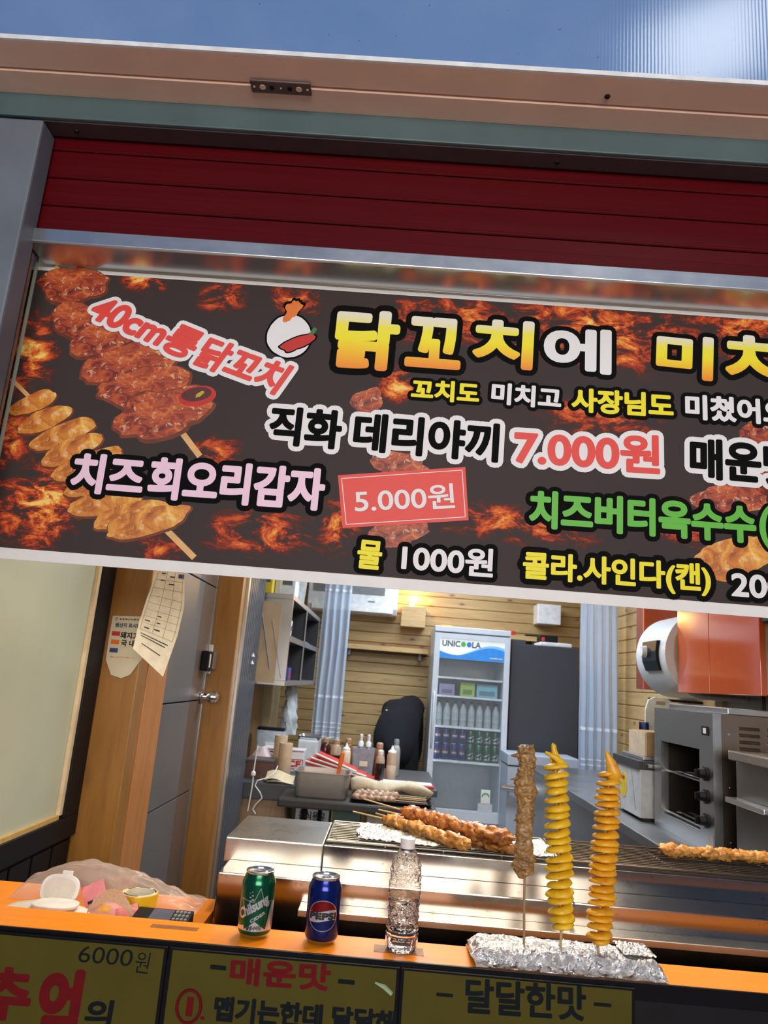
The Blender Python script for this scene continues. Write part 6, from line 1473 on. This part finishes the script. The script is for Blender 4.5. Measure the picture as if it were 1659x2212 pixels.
# fryer under protective film
fy = thing('film_covered_fryer', 'boxy fryer in white protective film with a yellow oval sticker on the worktop', 'fryer', (1.27, 3.35, WZ))
obj('body', B(1.055, 1.50, 3.19, 3.52, WZ + 0.012, 1.285), plain('white_film', (0.55, 0.58, 0.62), 0.35), fy, bevel=0.004)
obj('foot', B(1.08, 1.12, 3.22, 3.26, WZ + 0.0005, WZ + 0.0118), M['darkgrey'], fy)
obj('foot', B(1.08, 1.12, 3.45, 3.49, WZ + 0.0005, WZ + 0.0118), M['darkgrey'], fy)
obj('rim', B(1.045, 1.51, 3.18, 3.53, 1.2855, 1.318), M['darkgrey'], fy, bevel=0.003)
obj('lid', B(1.075, 1.48, 3.21, 3.50, 1.3185, 1.332), M['steel_dim'], fy, bevel=0.004)
obj('handle', MB().tube([(1.08, 3.18, 1.302), (1.08, 3.166, 1.302), (1.25, 3.166, 1.302), (1.40, 3.166, 1.302)], 0.007, 8), M['chrome'], fy, smooth=True)
obj('sticker', MB().prism([(3.40 + 0.042 * math.cos(k * math.pi / 10), 1.20 + 0.052 * math.sin(k * math.pi / 10)) for k in range(20)], lambda u, v, w: (w, u, v), 1.0535, 1.0548), plain('sticker_yellow', (0.75, 0.56, 0.02), 0.5), fy)
obj('sticker_print', B(1.0525, 1.0533, 3.385, 3.415, 1.222, 1.236), M['red'], fy)
for (y0, z0, y1, z1) in ((3.50, 1.28, 3.44, 1.11), (3.30, 1.28, 3.24, 1.12)): obj('film_print', MB().tube([(1.0545, y0, z0), (1.0545, y1, z1)], 0.0015, 5), M['grey'], fy)
o = thing('cardboard_box', 'open brown cardboard box standing on the film covered fryer', 'box', (1.27, 3.35, 1.3325))
obj('box', B(1.105, 1.36, 3.25, 3.46, 1.3325, 1.432), M['cardboard'], o, bevel=0.002)
obj('flap', B(1.095, 1.104, 3.25, 3.46, 1.3325, 1.428), plain('flap_pale', (0.62, 0.50, 0.36), 0.7), o)
cb = thing('cutting_board', 'white cutting board with a grip slot leaning behind the cardboard box', 'cutting board', (1.42, 3.7, WZ))
cbp = [(1.19, 1.10), (1.33, 1.10), (1.33, 1.52), (1.315, 1.565), (1.285, 1.58), (1.235, 1.58), (1.205, 1.565), (1.19, 1.52)]
obj('board', MB().prism(cbp, lambda u, v, w: (u + 0.06, w, v), 3.70, 3.715), plain('board_poly', (0.66, 0.68, 0.62), 0.5), cb, bevel=0.003)
obj('slot', B(1.30, 1.345, 3.6985, 3.6998, 1.545, 1.562), M['cardboard'], cb)
o = obj('blue_cloth', MB().grid(lambda u, v: (1.18 + 0.05 * u + 0.02 * v, 3.62 + 0.02 * math.sin(u * 9) + 0.02 * v, 1.10 + 0.36 * v), 14, 10), plain('cloth_navy', (0.03, 0.05, 0.12), 0.9), None, smooth='all')
tag(o, 'navy cloth hanging beside the cutting board', 'cloth')
# water heater
wh = thing('water_heater', 'rounded white water heater with a dark dial panel on the right wall', 'water heater', (1.45, 3.62, 1.585))
hp_ = [(1.62, 1.585)] + [(1.43 - 0.18 * math.cos(math.radians(a_)), 1.78 + 0.195 * math.sin(math.radians(a_))) for a_ in range(-90, 91, 7)] + [(1.62, 1.975)]
obj('shell', MB().prism(hp_, lambda u, v, w: (u, w, v), 3.44, 3.84), plain('heater_white', (0.62, 0.66, 0.70), 0.3, var=0.03), wh, smooth=True)
obj('end_cap', MB().prism([(1.61, 1.60), (1.41, 1.60), (1.345, 1.635), (1.30, 1.70), (1.285, 1.77), (1.29, 1.85), (1.32, 1.91), (1.36, 1.945), (1.41, 1.96), (1.61, 1.96)], lambda u, v, w: (u, w, v), 3.428, 3.4395), plain('heater_end', (0.46, 0.36, 0.27), 0.4), wh, bevel=0.003)
pp = [(1.262, 1.70), (1.245, 1.745), (1.242, 1.79), (1.247, 1.84), (1.27, 1.84), (1.27, 1.70)]
pl = obj('control_panel', MB().prism(pp, lambda u, v, w: (u - 0.006, w, v), 3.52, 3.72), M['black_gloss'], wh, bevel=0.004)
obj('dial', MB().tube([(1.240, 3.665, 1.79), (1.215, 3.665, 1.79)], [0.030, 0.026], 20), M['white_paint'], pl, smooth=True)
# orange wall cabinets
oc = thing('orange_cabinet', 'glossy orange two-door wall cabinet above the steel oven', 'cabinet', (1.47, 3.1, 1.61))
M['orange_gloss'] = plain('orange_gloss', (0.52, 0.085, 0.025), 0.12, var=0.04, coat=0.5)
obj('box', B(1.322, 1.655, 2.665, 3.420, 1.612, 2.45), plain('cab_beige', (0.40, 0.32, 0.22), 0.5), oc)
obj('door', B(1.300, 1.3215, 3.088, 3.420, 1.607, 2.45), M['orange_gloss'], oc, bevel=0.002)
obj('door', B(1.300, 1.3215, 2.662, 3.083, 1.607, 2.45), M['orange_gloss'], oc, bevel=0.002)
o = thing('orange_end_panel', 'narrow orange cabinet side behind the water heater', 'cabinet', (1.5, 4.1, 1.62))
obj('side', B(1.36, 1.64, 4.05, 4.07, 1.62, 2.45), M['orange_gloss'], o)
obj('inside', B(1.40, 1.64, 4.071, 4.30, 1.62, 2.45), plain('maroon_inside', (0.16, 0.03, 0.02), 0.5), o)
hk = obj('rail_rod', MB().tube([(1.36, 3.98, 1.57), (1.639, 3.98, 1.57)], 0.007, 8), M['black'], None, smooth=True)
tag(hk, 'thin black rail below the water heater', 'rail')
hd_ = obj('range_hood', MB().prism([(1.30, 1.86), (1.64, 1.80), (1.64, 2.2), (1.30, 1.90)], lambda u, v, w: (u, w, v), 2.30, 2.64), M['black'], None, bevel=0.004)
tag(hd_, 'black hood edge beside the orange cabinet at the right', 'hood')
# tiled splashback poster and cord under the cabinet
o = obj('splash_poster', B(1.652, 1.6585, 2.7, 3.4, 1.44, 1.60), plain('poster_pale', (0.45, 0.44, 0.36), 0.5), None)
tag(o, 'pale strip on the right wall under the orange cabinet', 'panel')
obj('power_cord', MB().tube([(1.45, 2.95, 1.61), (1.45, 2.95, 1.558)], 0.006, 8), M['black'], ov)
